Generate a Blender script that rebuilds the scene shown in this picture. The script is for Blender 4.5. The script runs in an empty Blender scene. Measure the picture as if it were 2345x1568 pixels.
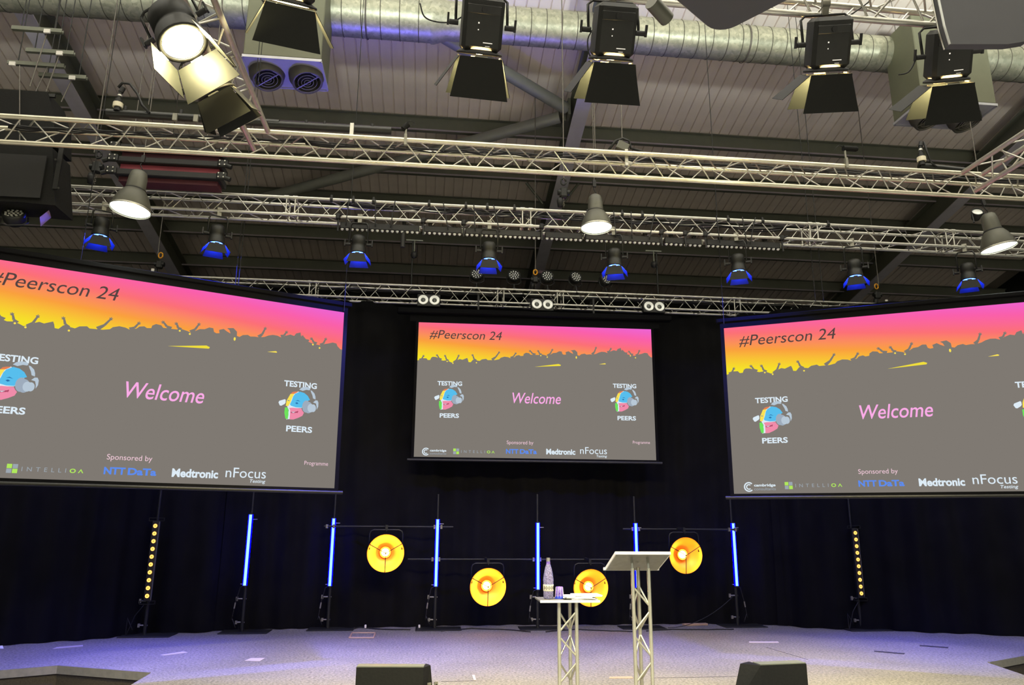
import bpy, bmesh, math, random
import numpy as np
from mathutils import Vector, Matrix
from mathutils.geometry import tessellate_polygon
random.seed(7)
SC = bpy.context.scene
COL = SC.collection
PI = math.pi
rad = math.radians

# ------------------------------------------------------------------ camera
W, H, F = 2345.0, 1568.0, 1700.0
yaw, pitch, roll = rad(6.13), rad(13.816), rad(0.365)
EYE = np.array([0.0, 0.0, 1.6])
fwd = np.array([math.sin(yaw)*math.cos(pitch), math.cos(yaw)*math.cos(pitch), math.sin(pitch)])
r0 = np.array([math.cos(yaw), -math.sin(yaw), 0.0]); u0 = np.cross(r0, fwd)
rgt = r0*math.cos(roll)+u0*math.sin(roll); upv = -r0*math.sin(roll)+u0*math.cos(roll)
cam_d = bpy.data.cameras.new('camera'); cam = bpy.data.objects.new('camera', cam_d); COL.objects.link(cam)
cam_d.sensor_width = 36; cam_d.lens = F/W*36; cam_d.clip_end = 200
M = Matrix.Identity(4)
for i in range(3):
    M[i][0] = rgt[i]; M[i][1] = upv[i]; M[i][2] = -fwd[i]; M[i][3] = EYE[i]
cam.matrix_world = M
SC.camera = cam

# ------------------------------------------------------------------ world, exposure
SC.view_settings.view_transform = 'Standard'; SC.view_settings.look = 'None'
SC.view_settings.gamma = 1; SC.view_settings.use_curve_mapping = False
SC.view_settings.exposure = 0.0
wd = bpy.data.worlds.new('world'); SC.world = wd; wd.use_nodes = True
wd.node_tree.nodes['Background'].inputs[0].default_value = (0.8, 0.85, 1, 1)
wd.node_tree.nodes['Background'].inputs[1].default_value = 0.01

def lamp(kind, loc, energy, color=(1, 1, 1), target=None, size=0.1, angle=60, blend=0.4, name='lamp_light'):
    d = bpy.data.lights.new(name, kind); d.energy = energy; d.color = color
    if kind == 'AREA':
        d.size = size
    else:
        d.shadow_soft_size = size
    if kind == 'SPOT':
        d.spot_size = rad(angle); d.spot_blend = blend
    o = bpy.data.objects.new(name, d); COL.objects.link(o); o.location = loc
    if target is not None:
        o.rotation_euler = (Vector(target)-Vector(loc)).to_track_quat('-Z', 'Y').to_euler()
    return o
WARM = (1.0, 0.86, 0.42); COOL = (0.93, 1.0, 0.93); BLUE = (0.10, 0.09, 1.0)
# down spots: the hall's other high-bay lamps, above and behind the photographer
for x in (-7.0, -1.0, 5.0, 11.0):
    for y in (1.5, -4.0):
        lamp('SPOT', (x, y+.6, 5.5), 1500, COOL, (x, y+.6, 0), .22, 122, .4, 'high_bay_light')
        lamp('SPOT', (x, y+.6, 5.55), 3200, COOL, (x, y+.6, 12), .22, 145, .35, 'roof_fill_uplight')  # up spots added to brighten the roof deck, cone cut before its rear
# ------------------------------------------------------------------ pixel to world helpers
def ray(x, y):
    d = fwd*F+rgt*(x-W/2)-upv*(y-H/2)
    return d/np.linalg.norm(d)
def PY(x, y, Y):
    d = ray(x, y); return Vector(EYE+d*Y/d[1])
def PZ(x, y, Z=0.0):
    d = ray(x, y); return Vector(EYE+d*(Z-EYE[2])/d[2])
SLOPE = 0.2162; DECK = 12.6
def PS(x, y, z0=DECK):        # point on a plane parallel to the roof, z = z0 - SLOPE*Y
    d = ray(x, y); t = (z0-EYE[2])/(d[2]+SLOPE*d[1]); return Vector(EYE+d*t)

# ------------------------------------------------------------------ materials
def s2l(c):
    return tuple((v/255/12.92) if v/255 <= .04045 else ((v/255+.055)/1.055)**2.4 for v in c)
MATS = {}
def mat(name, rgb, rough=.6, metal=0., noise=0., scale=8., bump=0., emit=None, strength=0., spec=.5, trans=0., alpha=1.):
    m = bpy.data.materials.new(name); m.use_nodes = True; nt = m.node_tree; b = nt.nodes['Principled BSDF']
    c = s2l(rgb)
    b.inputs['Base Color'].default_value = (*c, 1); b.inputs['Roughness'].default_value = rough
    b.inputs['Metallic'].default_value = metal; b.inputs['Specular IOR Level'].default_value = spec
    if trans:
        b.inputs['Transmission Weight'].default_value = trans; b.inputs['IOR'].default_value = 1.3
    if emit:
        b.inputs['Emission Color'].default_value = (*s2l(emit), 1); b.inputs['Emission Strength'].default_value = strength
    tc = nt.nodes.new('ShaderNodeTexCoord')
    if noise or bump:
        n = nt.nodes.new('ShaderNodeTexNoise'); n.inputs['Scale'].default_value = scale; n.inputs['Detail'].default_value = 6
        nt.links.new(tc.outputs['Object'], n.inputs['Vector'])
        if noise:
            r = nt.nodes.new('ShaderNodeValToRGB'); r.color_ramp.elements[0].position = .3; r.color_ramp.elements[1].position = .7
            r.color_ramp.elements[0].color = (*[v*(1-noise) for v in c], 1); r.color_ramp.elements[1].color = (*[min(1, v*(1+noise)) for v in c], 1)
            nt.links.new(n.outputs['Fac'], r.inputs['Fac']); nt.links.new(r.outputs['Color'], b.inputs['Base Color'])
        if bump:
            bp = nt.nodes.new('ShaderNodeBump'); bp.inputs['Strength'].default_value = bump; bp.inputs['Distance'].default_value = .02
            nt.links.new(n.outputs['Fac'], bp.inputs['Height']); nt.links.new(bp.outputs['Normal'], b.inputs['Normal'])
    MATS[name] = m; return m
def emis(name, rgb, strength=1.):
    m = bpy.data.materials.new(name); m.use_nodes = True; nt = m.node_tree; nt.nodes.clear()
    e = nt.nodes.new('ShaderNodeEmission'); o = nt.nodes.new('ShaderNodeOutputMaterial')
    e.inputs[0].default_value = (*s2l(rgb), 1); e.inputs[1].default_value = strength
    nt.links.new(e.outputs[0], o.inputs[0]); MATS[name] = m; return m
mat('alu', (196, 194, 184), .3, .75, .10, 14, .05)
mat('alu_dull', (134, 132, 120), .5, .5, .1, 20)
mat('chord_worn', (212, 207, 184), .27, .75, .14, 5, .05)
mat('black_metal', (30, 31, 28), .5, .2, .15, 20)
mat('black_paint', (20, 20, 19), .6)
mat('black_gloss', (26, 27, 25), .35, .1, .1, 15)
mat('leaf', (22, 23, 20), .5, 0, .08, 30, spec=.2)
mat('speaker_black', (17, 17, 15), .75, 0, .2, 40, .1, spec=.25)
mat('deck', (224, 212, 202), .5, .05, .05, 3)
mat('deck_edge', (120, 112, 104), .6)
mat('steel_brace', (146, 149, 140), .45, .2, .06, 5)
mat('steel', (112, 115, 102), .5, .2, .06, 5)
mat('steel_flange_lit', (205, 202, 212), .5, .2, .06, 5)  # flange colour lightened for the light it catches from below
mat('steel_lip_lit', (168, 160, 172), .5, .1, .06, 5)  # purple light from below put into the purlins' lower edge colour
mat('box_olive', (112, 114, 92), .55, .05, .04, 6)
mat('plate', (190, 190, 195), .4, .3, .05, 6)
mat('nozzle', (96, 94, 82), .5, .3, .05, 10)
mat('dark_hole', (18, 18, 14), .9)
mat('curtain', (14, 14, 15), .95, 0, .25, 3, spec=.12)
mat('curtain_edge', (17, 17, 18), .95, 0, .2, 3, spec=.12)
mat('wall', (26, 27, 23), .8, 0, .2, 2)
mat('fascia', (50, 44, 34), .85, 0, .3, 60, .2)
mat('hall_floor', (140, 134, 126), .7)
mat('white_paint', (225, 222, 214), .5)
mat('tape', (172, 164, 160), .6)
mat('tape_dark', (40, 38, 44), .8)
mat('wood_tape', (165, 138, 110), .6)
mat('lamp_grey', (88, 88, 78), .45, .3, .06, 8)
mat('grey_housing', (66, 66, 70), .55, .05, .03, 4)
mat('cable', (22, 22, 22), .6)
mat('cable_red', (150, 40, 30), .6)
mat('wire', (110, 105, 98), .5, .4)
mat('yellow', (230, 160, 30), .5)
mat('pink_panel', (150, 66, 80), .6, 0, .12, 4)
mat('pink_dark', (72, 26, 36), .6, 0, .12, 4)
mat('pinkish_grey', (168, 140, 160), .6)
mat('gold', (255, 170, 50), .42, .35, .06, 4)
mat('paper', (245, 244, 240), .6)
mat('cup', (150, 118, 205), .25, 0, .5, 60, trans=.4)
mat('cup_blue', (50, 70, 190), .3)
mat('bottle', (176, 170, 205), .1, 0, .55, 110, .5, trans=.55)
mat('label_paper', (214, 206, 180), .6)
mat('label_ink', (60, 54, 48), .6)
mat('label_red', (190, 110, 90), .6)
mat('lens_white', (215, 218, 214), .2, .2)
mat('lens_glass', (120, 124, 120), .15, .6)
mat('screen_black', (7, 7, 9), .8, spec=.1)
mat('screen_cloth', (20, 20, 24), .8)
emis('tube_core', (150, 205, 255), 1.6)
emis('tube_halo', (0, 0, 255), 20.0)
emis('blue_lens', (30, 60, 255), 60.)
emis('warm_lens', (255, 214, 140), 120.)
emis('warm_hot', (255, 246, 215), 26.)
emis('bulb', (255, 190, 90), 55.)
emis('pixel', (255, 178, 88), 2.2)
emis('pixel_core', (255, 120, 30), 1.0)
emis('bay_glow', (250, 255, 235), 7.)
emis('white_glow', (255, 245, 225), 1.)

def carpet():
    m = bpy.data.materials.new('carpet'); m.use_nodes = True; nt = m.node_tree; b = nt.nodes['Principled BSDF']
    tc = nt.nodes.new('ShaderNodeTexCoord')
    n = nt.nodes.new('ShaderNodeTexNoise'); n.inputs['Scale'].default_value = 34; n.inputs['Detail'].default_value = 8; n.inputs['Roughness'].default_value = .75
    n2 = nt.nodes.new('ShaderNodeTexNoise'); n2.inputs['Scale'].default_value = 1.3; n2.inputs['Detail'].default_value = 3
    nt.links.new(tc.outputs['Object'], n.inputs['Vector']); nt.links.new(tc.outputs['Object'], n2.inputs['Vector'])
    r = nt.nodes.new('ShaderNodeValToRGB'); r.color_ramp.elements[0].position = .36; r.color_ramp.elements[1].position = .66
    r.color_ramp.elements[0].color = (*s2l((88, 86, 82)), 1); r.color_ramp.elements[1].color = (*s2l((156, 152, 142)), 1)
    mx = nt.nodes.new('ShaderNodeMixRGB'); mx.blend_type = 'MULTIPLY'; mx.inputs[0].default_value = .35
    nt.links.new(n.outputs['Fac'], r.inputs['Fac']); nt.links.new(r.outputs['Color'], mx.inputs[1]); nt.links.new(n2.outputs['Fac'], mx.inputs[2])
    nt.links.new(mx.outputs[0], b.inputs['Base Color']); b.inputs['Roughness'].default_value = .95; b.inputs['Specular IOR Level'].default_value = .1
    bp = nt.nodes.new('ShaderNodeBump'); bp.inputs['Strength'].default_value = .5; bp.inputs['Distance'].default_value = .01
    nt.links.new(n.outputs['Fac'], bp.inputs['Height']); nt.links.new(bp.outputs['Normal'], b.inputs['Normal'])
    MATS['carpet'] = m
carpet()
def galv():
    m = bpy.data.materials.new('galvanised'); m.use_nodes = True; nt = m.node_tree; b = nt.nodes['Principled BSDF']
    tc = nt.nodes.new('ShaderNodeTexCoord')
    n = nt.nodes.new('ShaderNodeTexVoronoi'); n.inputs['Scale'].default_value = 22
    n2 = nt.nodes.new('ShaderNodeTexNoise'); n2.inputs['Scale'].default_value = 9; n2.inputs['Detail'].default_value = 6
    nt.links.new(tc.outputs['Object'], n.inputs['Vector']); nt.links.new(tc.outputs['Object'], n2.inputs['Vector'])
    ad = nt.nodes.new('ShaderNodeMixRGB'); ad.inputs[0].default_value = .5
    nt.links.new(n.outputs['Color'], ad.inputs[1]); nt.links.new(n2.outputs['Fac'], ad.inputs[2])
    bw = nt.nodes.new('ShaderNodeRGBToBW'); nt.links.new(ad.outputs[0], bw.inputs[0])
    r = nt.nodes.new('ShaderNodeValToRGB'); r.color_ramp.elements[0].position = .25; r.color_ramp.elements[1].position = .75
    r.color_ramp.elements[0].color = (*s2l((158, 160, 140)), 1); r.color_ramp.elements[1].color = (*s2l((196, 196, 174)), 1)
    nt.links.new(bw.outputs[0], r.inputs['Fac']); nt.links.new(r.outputs['Color'], b.inputs['Base Color'])
    b.inputs['Metallic'].default_value = .6; b.inputs['Roughness'].default_value = .42
    MATS['galvanised'] = m
galv()

# ------------------------------------------------------------------ mesh helpers
class MB:
    def __init__(s): s.v = []; s.f = []; s.sm = []
    def add(s, vs, fs, smooth=False):
        n = len(s.v); s.v += [tuple(v) for v in vs]; s.f += [tuple(i+n for i in f) for f in fs]; s.sm += [smooth]*len(fs); return s
    def box(s, c, d, rot=None, taper=None, bev=0.0):
        x, y, z = d[0]/2, d[1]/2, d[2]/2
        if bev > 0:
            b = min(bev, x*.9, y*.9, z*.9); vs = []; idx = {}
            for sx in (-1, 1):
                for sy in (-1, 1):
                    for sz in (-1, 1):
                        for k in range(3):
                            p = [sx*(x-(b if k != 0 else 0)), sy*(y-(b if k != 1 else 0)), sz*(z-(b if k != 2 else 0))]
                            idx[(sx, sy, sz, k)] = len(vs); vs.append(p)
            fs = []
            for k in range(3):
                a, bb = [(1, 2), (2, 0), (0, 1)][k]
                for sg in (-1, 1):
                    q = []
                    for (p1, p2) in ((-1, -1), (1, -1), (1, 1), (-1, 1)):
                        t = [0, 0, 0]; t[k] = sg; t[a] = p1; t[bb] = p2; q.append(idx[(*t, k)])
                    fs.append(q if sg > 0 else q[::-1])
            for k in range(3):      # edge along axis k
                a, bb = [(1, 2), (2, 0), (0, 1)][k]
                for sa in (-1, 1):
                    for sb in (-1, 1):
                        def g(e, kk):
                            t = [0, 0, 0]; t[k] = e; t[a] = sa; t[bb] = sb; return idx[(*t, kk)]
                        q = [g(-1, a), g(1, a), g(1, bb), g(-1, bb)]
                        fs.append(q if sa*sb < 0 else q[::-1])
            for sx in (-1, 1):
                for sy in (-1, 1):
                    for sz in (-1, 1):
                        q = [idx[(sx, sy, sz, k)] for k in range(3)]
                        fs.append(q if sx*sy*sz > 0 else q[::-1])
        else:
            tx, ty = taper or (1, 1)
            vs = [(-x, -y, -z), (x, -y, -z), (x, y, -z), (-x, y, -z), (-x*tx, -y*ty, z), (x*tx, -y*ty, z), (x*tx, y*ty, z), (-x*tx, y*ty, z)]
            fs = [(3, 2, 1, 0), (4, 5, 6, 7), (0, 1, 5, 4), (1, 2, 6, 5), (2, 3, 7, 6), (3, 0, 4, 7)]
        vs = [Vector(v) for v in vs]
        if rot is not None: vs = [rot @ v for v in vs]
        c = Vector(c); return s.add([v+c for v in vs], fs)
    def cyl(s, a, b, r, n=10, r2=None, caps=True):
        a = Vector(a); b = Vector(b); d = (b-a).normalized(); r2 = r if r2 is None else r2
        p = d.orthogonal().normalized(); q = d.cross(p)
        vs = [a+(p*math.cos(t)+q*math.sin(t))*r for t in [2*PI*i/n for i in range(n)]]
        vs += [b+(p*math.cos(t)+q*math.sin(t))*r2 for t in [2*PI*i/n for i in range(n)]]
        s.add(vs, [(i, (i+1) % n, n+(i+1) % n, n+i) for i in range(n)], True)
        if caps: 
            s.add(vs[:n], [tuple(range(n))[::-1]]); s.add(vs[n:], [tuple(range(n))])
        return s
    def tube(s, pts, r, n=6):
        pts = [Vector(p) for p in pts]; m = len(pts); rings = []; prev = None
        for i, p in enumerate(pts):
            d = (pts[min(i+1, m-1)]-pts[max(i-1, 0)]).normalized()
            if prev is None: a = d.orthogonal().normalized()
            else:
                a = prev-d*prev.dot(d); a = a.normalized() if a.length > 1e-6 else d.orthogonal().normalized()
            prev = a; b = d.cross(a); rings += [p+(a*math.cos(2*PI*k/n)+b*math.sin(2*PI*k/n))*r for k in range(n)]
        fs = [(i*n+k, i*n+(k+1) % n, (i+1)*n+(k+1) % n, (i+1)*n+k) for i in range(m-1) for k in range(n)]
        fs += [tuple(range(n))[::-1], tuple((m-1)*n+k for k in range(n))]
        return s.add(rings, fs, True)
    def lathe(s, prof, n=24, mx=None, cap0=False, cap1=False):
        vs = []
        for (r, z) in prof:
            for k in range(n):
                t = 2*PI*k/n; v = Vector((r*math.cos(t), r*math.sin(t), z)); vs.append(mx @ v if mx else v)
        m = len(prof); fs = [(i*n+k, i*n+(k+1) % n, (i+1)*n+(k+1) % n, (i+1)*n+k) for i in range(m-1) for k in range(n)]
        if cap0: fs.append(tuple(range(n))[::-1])
        if cap1: fs.append(tuple((m-1)*n+k for k in range(n)))
        return s.add(vs, fs, True)
    def prism(s, poly, h, mx=None):      # poly list of (x,y); extruded z 0..h
        n = len(poly); vs = [Vector((x, y, 0)) for x, y in poly]+[Vector((x, y, h)) for x, y in poly]
        tri = tessellate_polygon([[Vector((x, y, 0)) for x, y in poly]])
        area = sum(poly[i][0]*poly[(i+1) % n][1]-poly[(i+1) % n][0]*poly[i][1] for i in range(n))
        sg = area > 0
        fs = []
        for t in tri:
            a, b, c = t
            cr = (poly[b][0]-poly[a][0])*(poly[c][1]-poly[a][1])-(poly[b][1]-poly[a][1])*(poly[c][0]-poly[a][0])
            if cr < 0: a, c = c, a
            fs.append((c, b, a)); fs.append((a+n, b+n, c+n))
        for i in range(n):
            j = (i+1) % n; q = (i, j, j+n, i+n); fs.append(q if sg else q[::-1])
        if mx: vs = [mx @ v for v in vs]
        return s.add(vs, fs)
    def mesh(s, name, m):
        me = bpy.data.meshes.new(name); me.from_pydata([tuple(v) for v in s.v], [], s.f)
        me.polygons.foreach_set('use_smooth', s.sm); me.update()
        for mm in (m if isinstance(m, (list, tuple)) else [m]): me.materials.append(MATS[mm])
        return me
def link(name, me, parent=None, loc=None, rot=None):
    o = bpy.data.objects.new(name, me); COL.objects.link(o)
    if parent is not None: o.parent = parent
    if loc is not None: o.location = loc
    if rot is not None: o.rotation_euler = rot
    return o
def obj(name, mb, m, parent=None, loc=None, rot=None, label=None):
    o = link(name, mb.mesh(name, m), parent, loc, rot)
    if label: o['label'] = label
    return o
def tag(o, label, cat, group=None, kind=None):
    o['label'] = label; o['category'] = cat
    if group: o['group'] = group
    if kind: o['kind'] = kind
    return o
def thing(name, label, cat, loc=(0, 0, 0), rot=(0, 0, 0), group=None):
    o = bpy.data.objects.new(name, None); COL.objects.link(o); o.empty_display_size = .1
    o.location = loc; o.rotation_euler = rot
    return tag(o, label, cat, group)
def struct(name, mb, m, parent=None):
    o = obj(name, mb, m, parent)
    if parent is None: o['kind'] = 'structure'
    return o
def dup(root, loc, rot=None, label=None, group=None):
    def cp(o, par):
        c = o.copy(); COL.objects.link(c)
        if par is not None: c.parent = par; c.matrix_parent_inverse = o.matrix_parent_inverse.copy()
        for ch in kids.get(o.name, []): cp(ch, c)
        return c
    kids = {}
    for o in root.children_recursive: kids.setdefault(o.parent.name, []).append(o)
    r = cp(root, None); r.location = loc
    if rot is not None: r.rotation_euler = rot
    if label: r['label'] = label
    if group: r['group'] = group
    return r
def sag(a, b, drop, n=10):
    a = Vector(a); b = Vector(b)
    return [a.lerp(b, i/n)-Vector((0, 0, drop*4*(i/n)*(1-i/n))) for i in range(n+1)]

# ================================================================== SETTING
# floor: stage deck with two stair recesses cut into its front corners
REC_L = [PZ(-260, 1546), PZ(0, 1536), PZ(134, 1525), PZ(345, 1541)]
REC_R = [PZ(2262, 1517), PZ(2345, 1502), PZ(2620, 1490)]
LN, RN = PZ(262, 1590), PZ(2420, 1570)
stage_poly = [(-9.5, 5.0), (LN.x, 5.0), (LN.x+.02, LN.y)]+[(REC_L[3].x, REC_L[3].y), (REC_L[2].x, REC_L[2].y), (REC_L[1].x, REC_L[1].y), (REC_L[0].x, REC_L[0].y), (-9.5, REC_L[0].y)]
# main outline: walk from the left recess to the right one and round the back
outer = [(LN.x, 5.0), (8.2, 5.0), (RN.x, RN.y), (REC_R[0].x, REC_R[0].y), (REC_R[1].x, REC_R[1].y), (REC_R[2].x, REC_R[2].y), (13, REC_R[2].y), (13, 20), (-9.5, 20),
         (-9.5, REC_L[0].y), (REC_L[0].x, REC_L[0].y), (REC_L[1].x, REC_L[1].y), (REC_L[2].x, REC_L[2].y), (REC_L[3].x, REC_L[3].y), (LN.x, LN.y)]
fl = MB(); fl.prism(outer, .06, Matrix.Translation((0, 0, -.06)))
floor = struct('floor', fl, 'carpet')
def strip(pts, z0, z1, y_off, th):
    m = MB()
    for a, b in zip(pts[:-1], pts[1:]):
        d = (b-a); n = Vector((-d.y, d.x, 0)).normalized()*-1
        if n.y > 0: n = -n
        A = a+n*(y_off); B = b+n*(y_off); A2 = A+n*th; B2 = B+n*th
        vs = [(A.x, A.y, z0), (B.x, B.y, z0), (B.x, B.y, z1), (A.x, A.y, z1), (A2.x, A2.y, z0), (B2.x, B2.y, z0), (B2.x, B2.y, z1), (A2.x, A2.y, z1)]
        m.add(vs, [(0, 1, 2, 3), (7, 6, 5, 4), (3, 2, 6, 7), (0, 4, 5, 1), (0, 3, 7, 4), (1, 5, 6, 2)])
    return m
struct('trim_1', strip(REC_L, -.075, .012, 0, .03), 'alu_dull')
struct('trim_2', strip(REC_R, -.075, .012, 0, .03), 'alu_dull')
struct('trim_3', strip(REC_L, -.9, -.076, -.01, .02), 'fascia')
struct('trim_4', strip(REC_R, -.9, -.076, -.01, .02), 'fascia')
st = MB(); st.box((-3.6, 7.3, -.42), (3.4, 2.2, .06)); st.box((-3.6, 6.6, -.66), (3.4, 2.2, .06))
tag(obj('stair_treads', st, 'carpet'), 'carpeted steps down in the left corner recess of the stage', 'steps')
st = MB(); st.box((8.3, 7.9, -.42), (3.4, 2.2, .06)); st.box((8.3, 7.2, -.66), (3.4, 2.2, .06))
tag(obj('stair_treads', st, 'carpet'), 'carpeted steps down in the right corner recess of the stage', 'steps')
hf = MB(); hf.box((0, 6, -.95), (36, 32, .1)); struct('floor', hf, 'hall_floor')
# roof deck: individual profiled panels
ceil = obj('ceiling', MB().box((0, 6.5, DECK-SLOPE*6.5+.09), (33, 29.5, .05), Matrix.Rotation(-math.atan(SLOPE), 3, 'X')), 'deck_edge'); ceil['kind'] = 'structure'
PW = .212
pan = MB(); L = 29.0/math.cos(math.atan(SLOPE)); rx = Matrix.Rotation(-math.atan(SLOPE), 3, 'X')
hw = PW/2; prof = [(-hw, .03), (-hw+.006, .03), (-hw+.016, 0), (0, .003), (hw-.012, 0), (hw-.006, .03), (hw, .03)]
vs = [rx @ Vector((x, sy*L/2, z)) for sy in (-1, 1) for x, z in prof]; n = len(prof)
pan.add(vs, [(i, i+n, i+n+1, i+1) for i in range(n-1)])
pme = pan.mesh('roof_panel', 'deck')
for i in range(-66, 76):
    o = link('roof_panel', pme, ceil, (i*PW, 6.5, DECK-SLOPE*6.5))
w = MB(); w.box((0, 20.8, 5), (33, .2, 12)); struct('wall_back', w, 'wall')
w = MB(); w.box((-16.2, 6.5, 5.5), (.2, 29, 13)); struct('wall_left', w, 'wall')
w = MB(); w.box((16.8, 6.5, 5.5), (.2, 29, 13)); struct('wall_right', w, 'wall')
w = MB(); w.box((0, -8, 6.5), (33, .2, 15)); struct('wall_front', w, 'hall_floor')

# rafters and purlins
def rafter(px, py, label, z0=DECK-.80):
    p = PS(px, py, z0); t = thing('roof_rafter', label, 'beam', (p.x, 0, 0))
    def seg(x0, x1, zt, zb):
        m = MB(); ya, yb = -7.8, 20.6
        vs = [(x, y, (DECK-SLOPE*y)+z) for y in (ya, yb) for x, z in ((x0, zb), (x1, zb), (x1, zt), (x0, zt))]
        m.add(vs, [(0, 1, 2, 3), (7, 6, 5, 4), (0, 4, 5, 1), (1, 5, 6, 2), (2, 6, 7, 3), (3, 7, 4, 0)]); return m
    obj('bottom_flange', seg(-.14, .14, -.78, -.80), 'steel_flange_lit', t)
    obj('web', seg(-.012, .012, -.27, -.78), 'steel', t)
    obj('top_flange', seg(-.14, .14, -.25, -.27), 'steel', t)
    return p.x
RX = [rafter(183, 256, 'grey steel roof rafter at far left above the black loudspeakers'),
      rafter(1345, 205, 'grey steel roof rafter in the middle, with two round braces meeting it'),
      rafter(2160, 500, 'grey steel roof rafter at far right behind the last truss lamp')]
PYs = []
for (px, py) in ((1000, 297), (1000, 397), (1000, 474), (1000, 556), (1000, 628)):
    PYs.append(PS(px, py, DECK-.26).y)
PYs = [PYs[0]-1.35*k for k in (4, 2)]+PYs
words = ['nearest the camera above the duct', 'just above the round duct', 'long one below the round duct', 'seen between the nearest and the second truss',
         'hidden mostly behind the second truss', 'right above the blue spotlights', 'last one, by the dark back wall']
for k, y in enumerate(PYs):
    t = thing('roof_purlin', 'dark grey purlin across the roof deck, '+words[k], 'purlin', (0, y, DECK-SLOPE*y))
    xs = [-16.1]+RX+[16.7]
    for a, b in zip(xs[:-1], xs[1:]):
        m = MB(); m.box(((a+b)/2, 0, -.15), (b-a-.03, .012, .29)); m.box(((a+b)/2, .035, -.295), (b-a-.03, .08, .012)); m.box(((a+b)/2, -.035, -.012), (b-a-.03, .08, .012))
        obj('web', m, 'steel', t)
        m = MB(); m.box(((a+b)/2, -.012, -.28), (b-a-.03, .02, .03)); obj('lip', m, 'steel_lip_lit', t)
# round braces
for a, b, lab in ((PS(1296, 248, DECK-.5), PS(1010, 80, DECK-.5), 'upper round grey tube brace running left from the middle rafter'),
                  (PS(1283, 268, DECK-.5), PS(600, 455, DECK-.5), 'lower round grey tube brace dipping left behind the trusses')):
    t = thing('tube_brace', lab, 'brace', a)
    d = b-a
    obj('tube', MB().cyl((0, 0, 0), d, .115, 16), 'steel_brace', t)
    obj('end_plate', MB().box(d.normalized()*-.06, (.05, .26, .34)), 'steel', t)
for (a, b, lab) in ((PS(1205, 418, DECK-.3), PS(1243, 466, DECK-.7), 'thin grey fly brace left of the middle rafter'), (PS(1325, 420, DECK-.3), PS(1292, 462, DECK-.7), 'thin grey fly brace right of the middle rafter')):
    tag(obj('fly_brace', MB().cyl(a, b, .03, 6), 'steel'), lab, 'brace')

# round duct with a reducer, hung under the rafters
DY = 10.2
def ductpt(x, y): return PY(x, y, DY)
zc1 = ductpt(1230, 64).z
xr0 = ductpt(990, 60).x; xr1 = ductpt(1042, 60).x
t = thing('ventilation_duct', 'galvanised round spiral duct running across the whole roof', 'duct', (0, DY, zc1))
R1, R2 = .345, .285
rX = Matrix.Rotation(PI/2, 4, 'Y')
def ductseg(x0, x1, r, step):
    return MB().lathe([(r, x0), (r, x1)], 40, rX)
def seams(x0, x1, r, step):
    m = MB(); x = x0+step
    while x < x1: m.lathe([(r-.002, x-.008), (r+.006, x-.004), (r+.006, x+.004), (r-.002, x+.008)], 32, Matrix.Rotation(rad(1.5), 4, 'Z') @ rX if False else rX); x += step
    return m
sp_ = obj('spiral_pipe', ductseg(-12, xr0, R1, .30), 'galvanised', t); o = obj('seam_rings', seams(-12, xr0, R1, .29), 'nozzle', sp_); o['kind'] = 'stuff'
obj('reducer', MB().lathe([(R1+.015, xr0-.02), (R1+.015, xr0+.03), (R2+.01, xr1-.12), (R2+.015, xr1), (R2+.015, xr1+.14), (R2, xr1+.15)], 32, rX), 'galvanised', t)
sp_ = obj('spiral_pipe', ductseg(xr1+.1, 14, R2, .25), 'galvanised', t); o = obj('seam_rings', seams(xr1+.2, 14, R2, .245), 'nozzle', sp_); o['kind'] = 'stuff'
for x in (-7.5, -4.2, -1.2, 2.9, 4.9, 7.6):
    r = R1 if x < xr0 else R2
    obj('hanger_strap', MB().lathe([(r+.014, x-.012), (r+.02, x), (r+.014, x+.012)], 24, rX).cyl((x, 0, r), (x, 0, DECK-SLOPE*DY-zc1), .006, 5), 'wire', t)

def vent_box(nl, nr, lab, y0=9.45, dep=.72):
    a = PY(nl[0], nl[1], y0); b = PY(nr[0], nr[1], y0); wdt = b.x-a.x; zb = (a.z+b.z)/2
    t = thing('air_diffuser', lab, 'air vent', ((a.x+b.x)/2, y0+dep/2, zb))
    hgt = (DECK-SLOPE*(y0+dep))-zb-.5; hgt = min(hgt, 1.5)
    obj('housing', MB().box((0, 0, hgt/2+.02), (wdt, dep, hgt), bev=.012), 'box_olive', t)
    m = MB(); m.box((0, 0, 0), (wdt+.02, dep+.02, .03)); 
    for s in (-1, 1): m.box((s*wdt/2, 0, -.018), (.03, dep, .02)); m.box((0, s*dep/2, -.018), (wdt, .03, .02))
    obj('bottom_plate', m, 'plate', t)
    for s in (-1, 1):
        mx = Matrix.Translation((s*wdt*.26, 0, -.01)) @ Matrix.Rotation(rad(-12), 4, 'X') @ Matrix.Rotation(rad(-12), 4, 'Y')
        nz = obj('nozzle', MB().lathe([(.25, .02), (.25, -.05), (.235, -.07), (.215, -.16), (.20, -.165), (.19, -.15), (.19, -.02)], 28, mx), 'nozzle', t)
        g = MB(); g.lathe([(.188, -.03), (.0, -.031)], 24, mx); obj('dark_core', g, 'dark_hole', nz)
        g = MB()
        for rr in (.19, .135, .085, .045):
            pts = [mx @ Vector((rr*math.cos(2*PI*i/20), rr*math.sin(2*PI*i/20), -.15)) for i in range(21)]
            g.tube(pts, .0055, 5)
        g.box(mx @ Vector((0, 0, -.155)), (.38, .016, .008), mx.to_3x3() @ Matrix.Rotation(rad(-30), 3, 'Z'))
        obj('grille', g, 'alu_dull', nz)
    return t
vent_box((556, 124), (735, 141), 'olive grey air diffuser box with two round nozzles at upper left')
vent_box((2112, 226), (2283, 241), 'air diffuser box with two round nozzles behind the rightmost warm spotlight')

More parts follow.
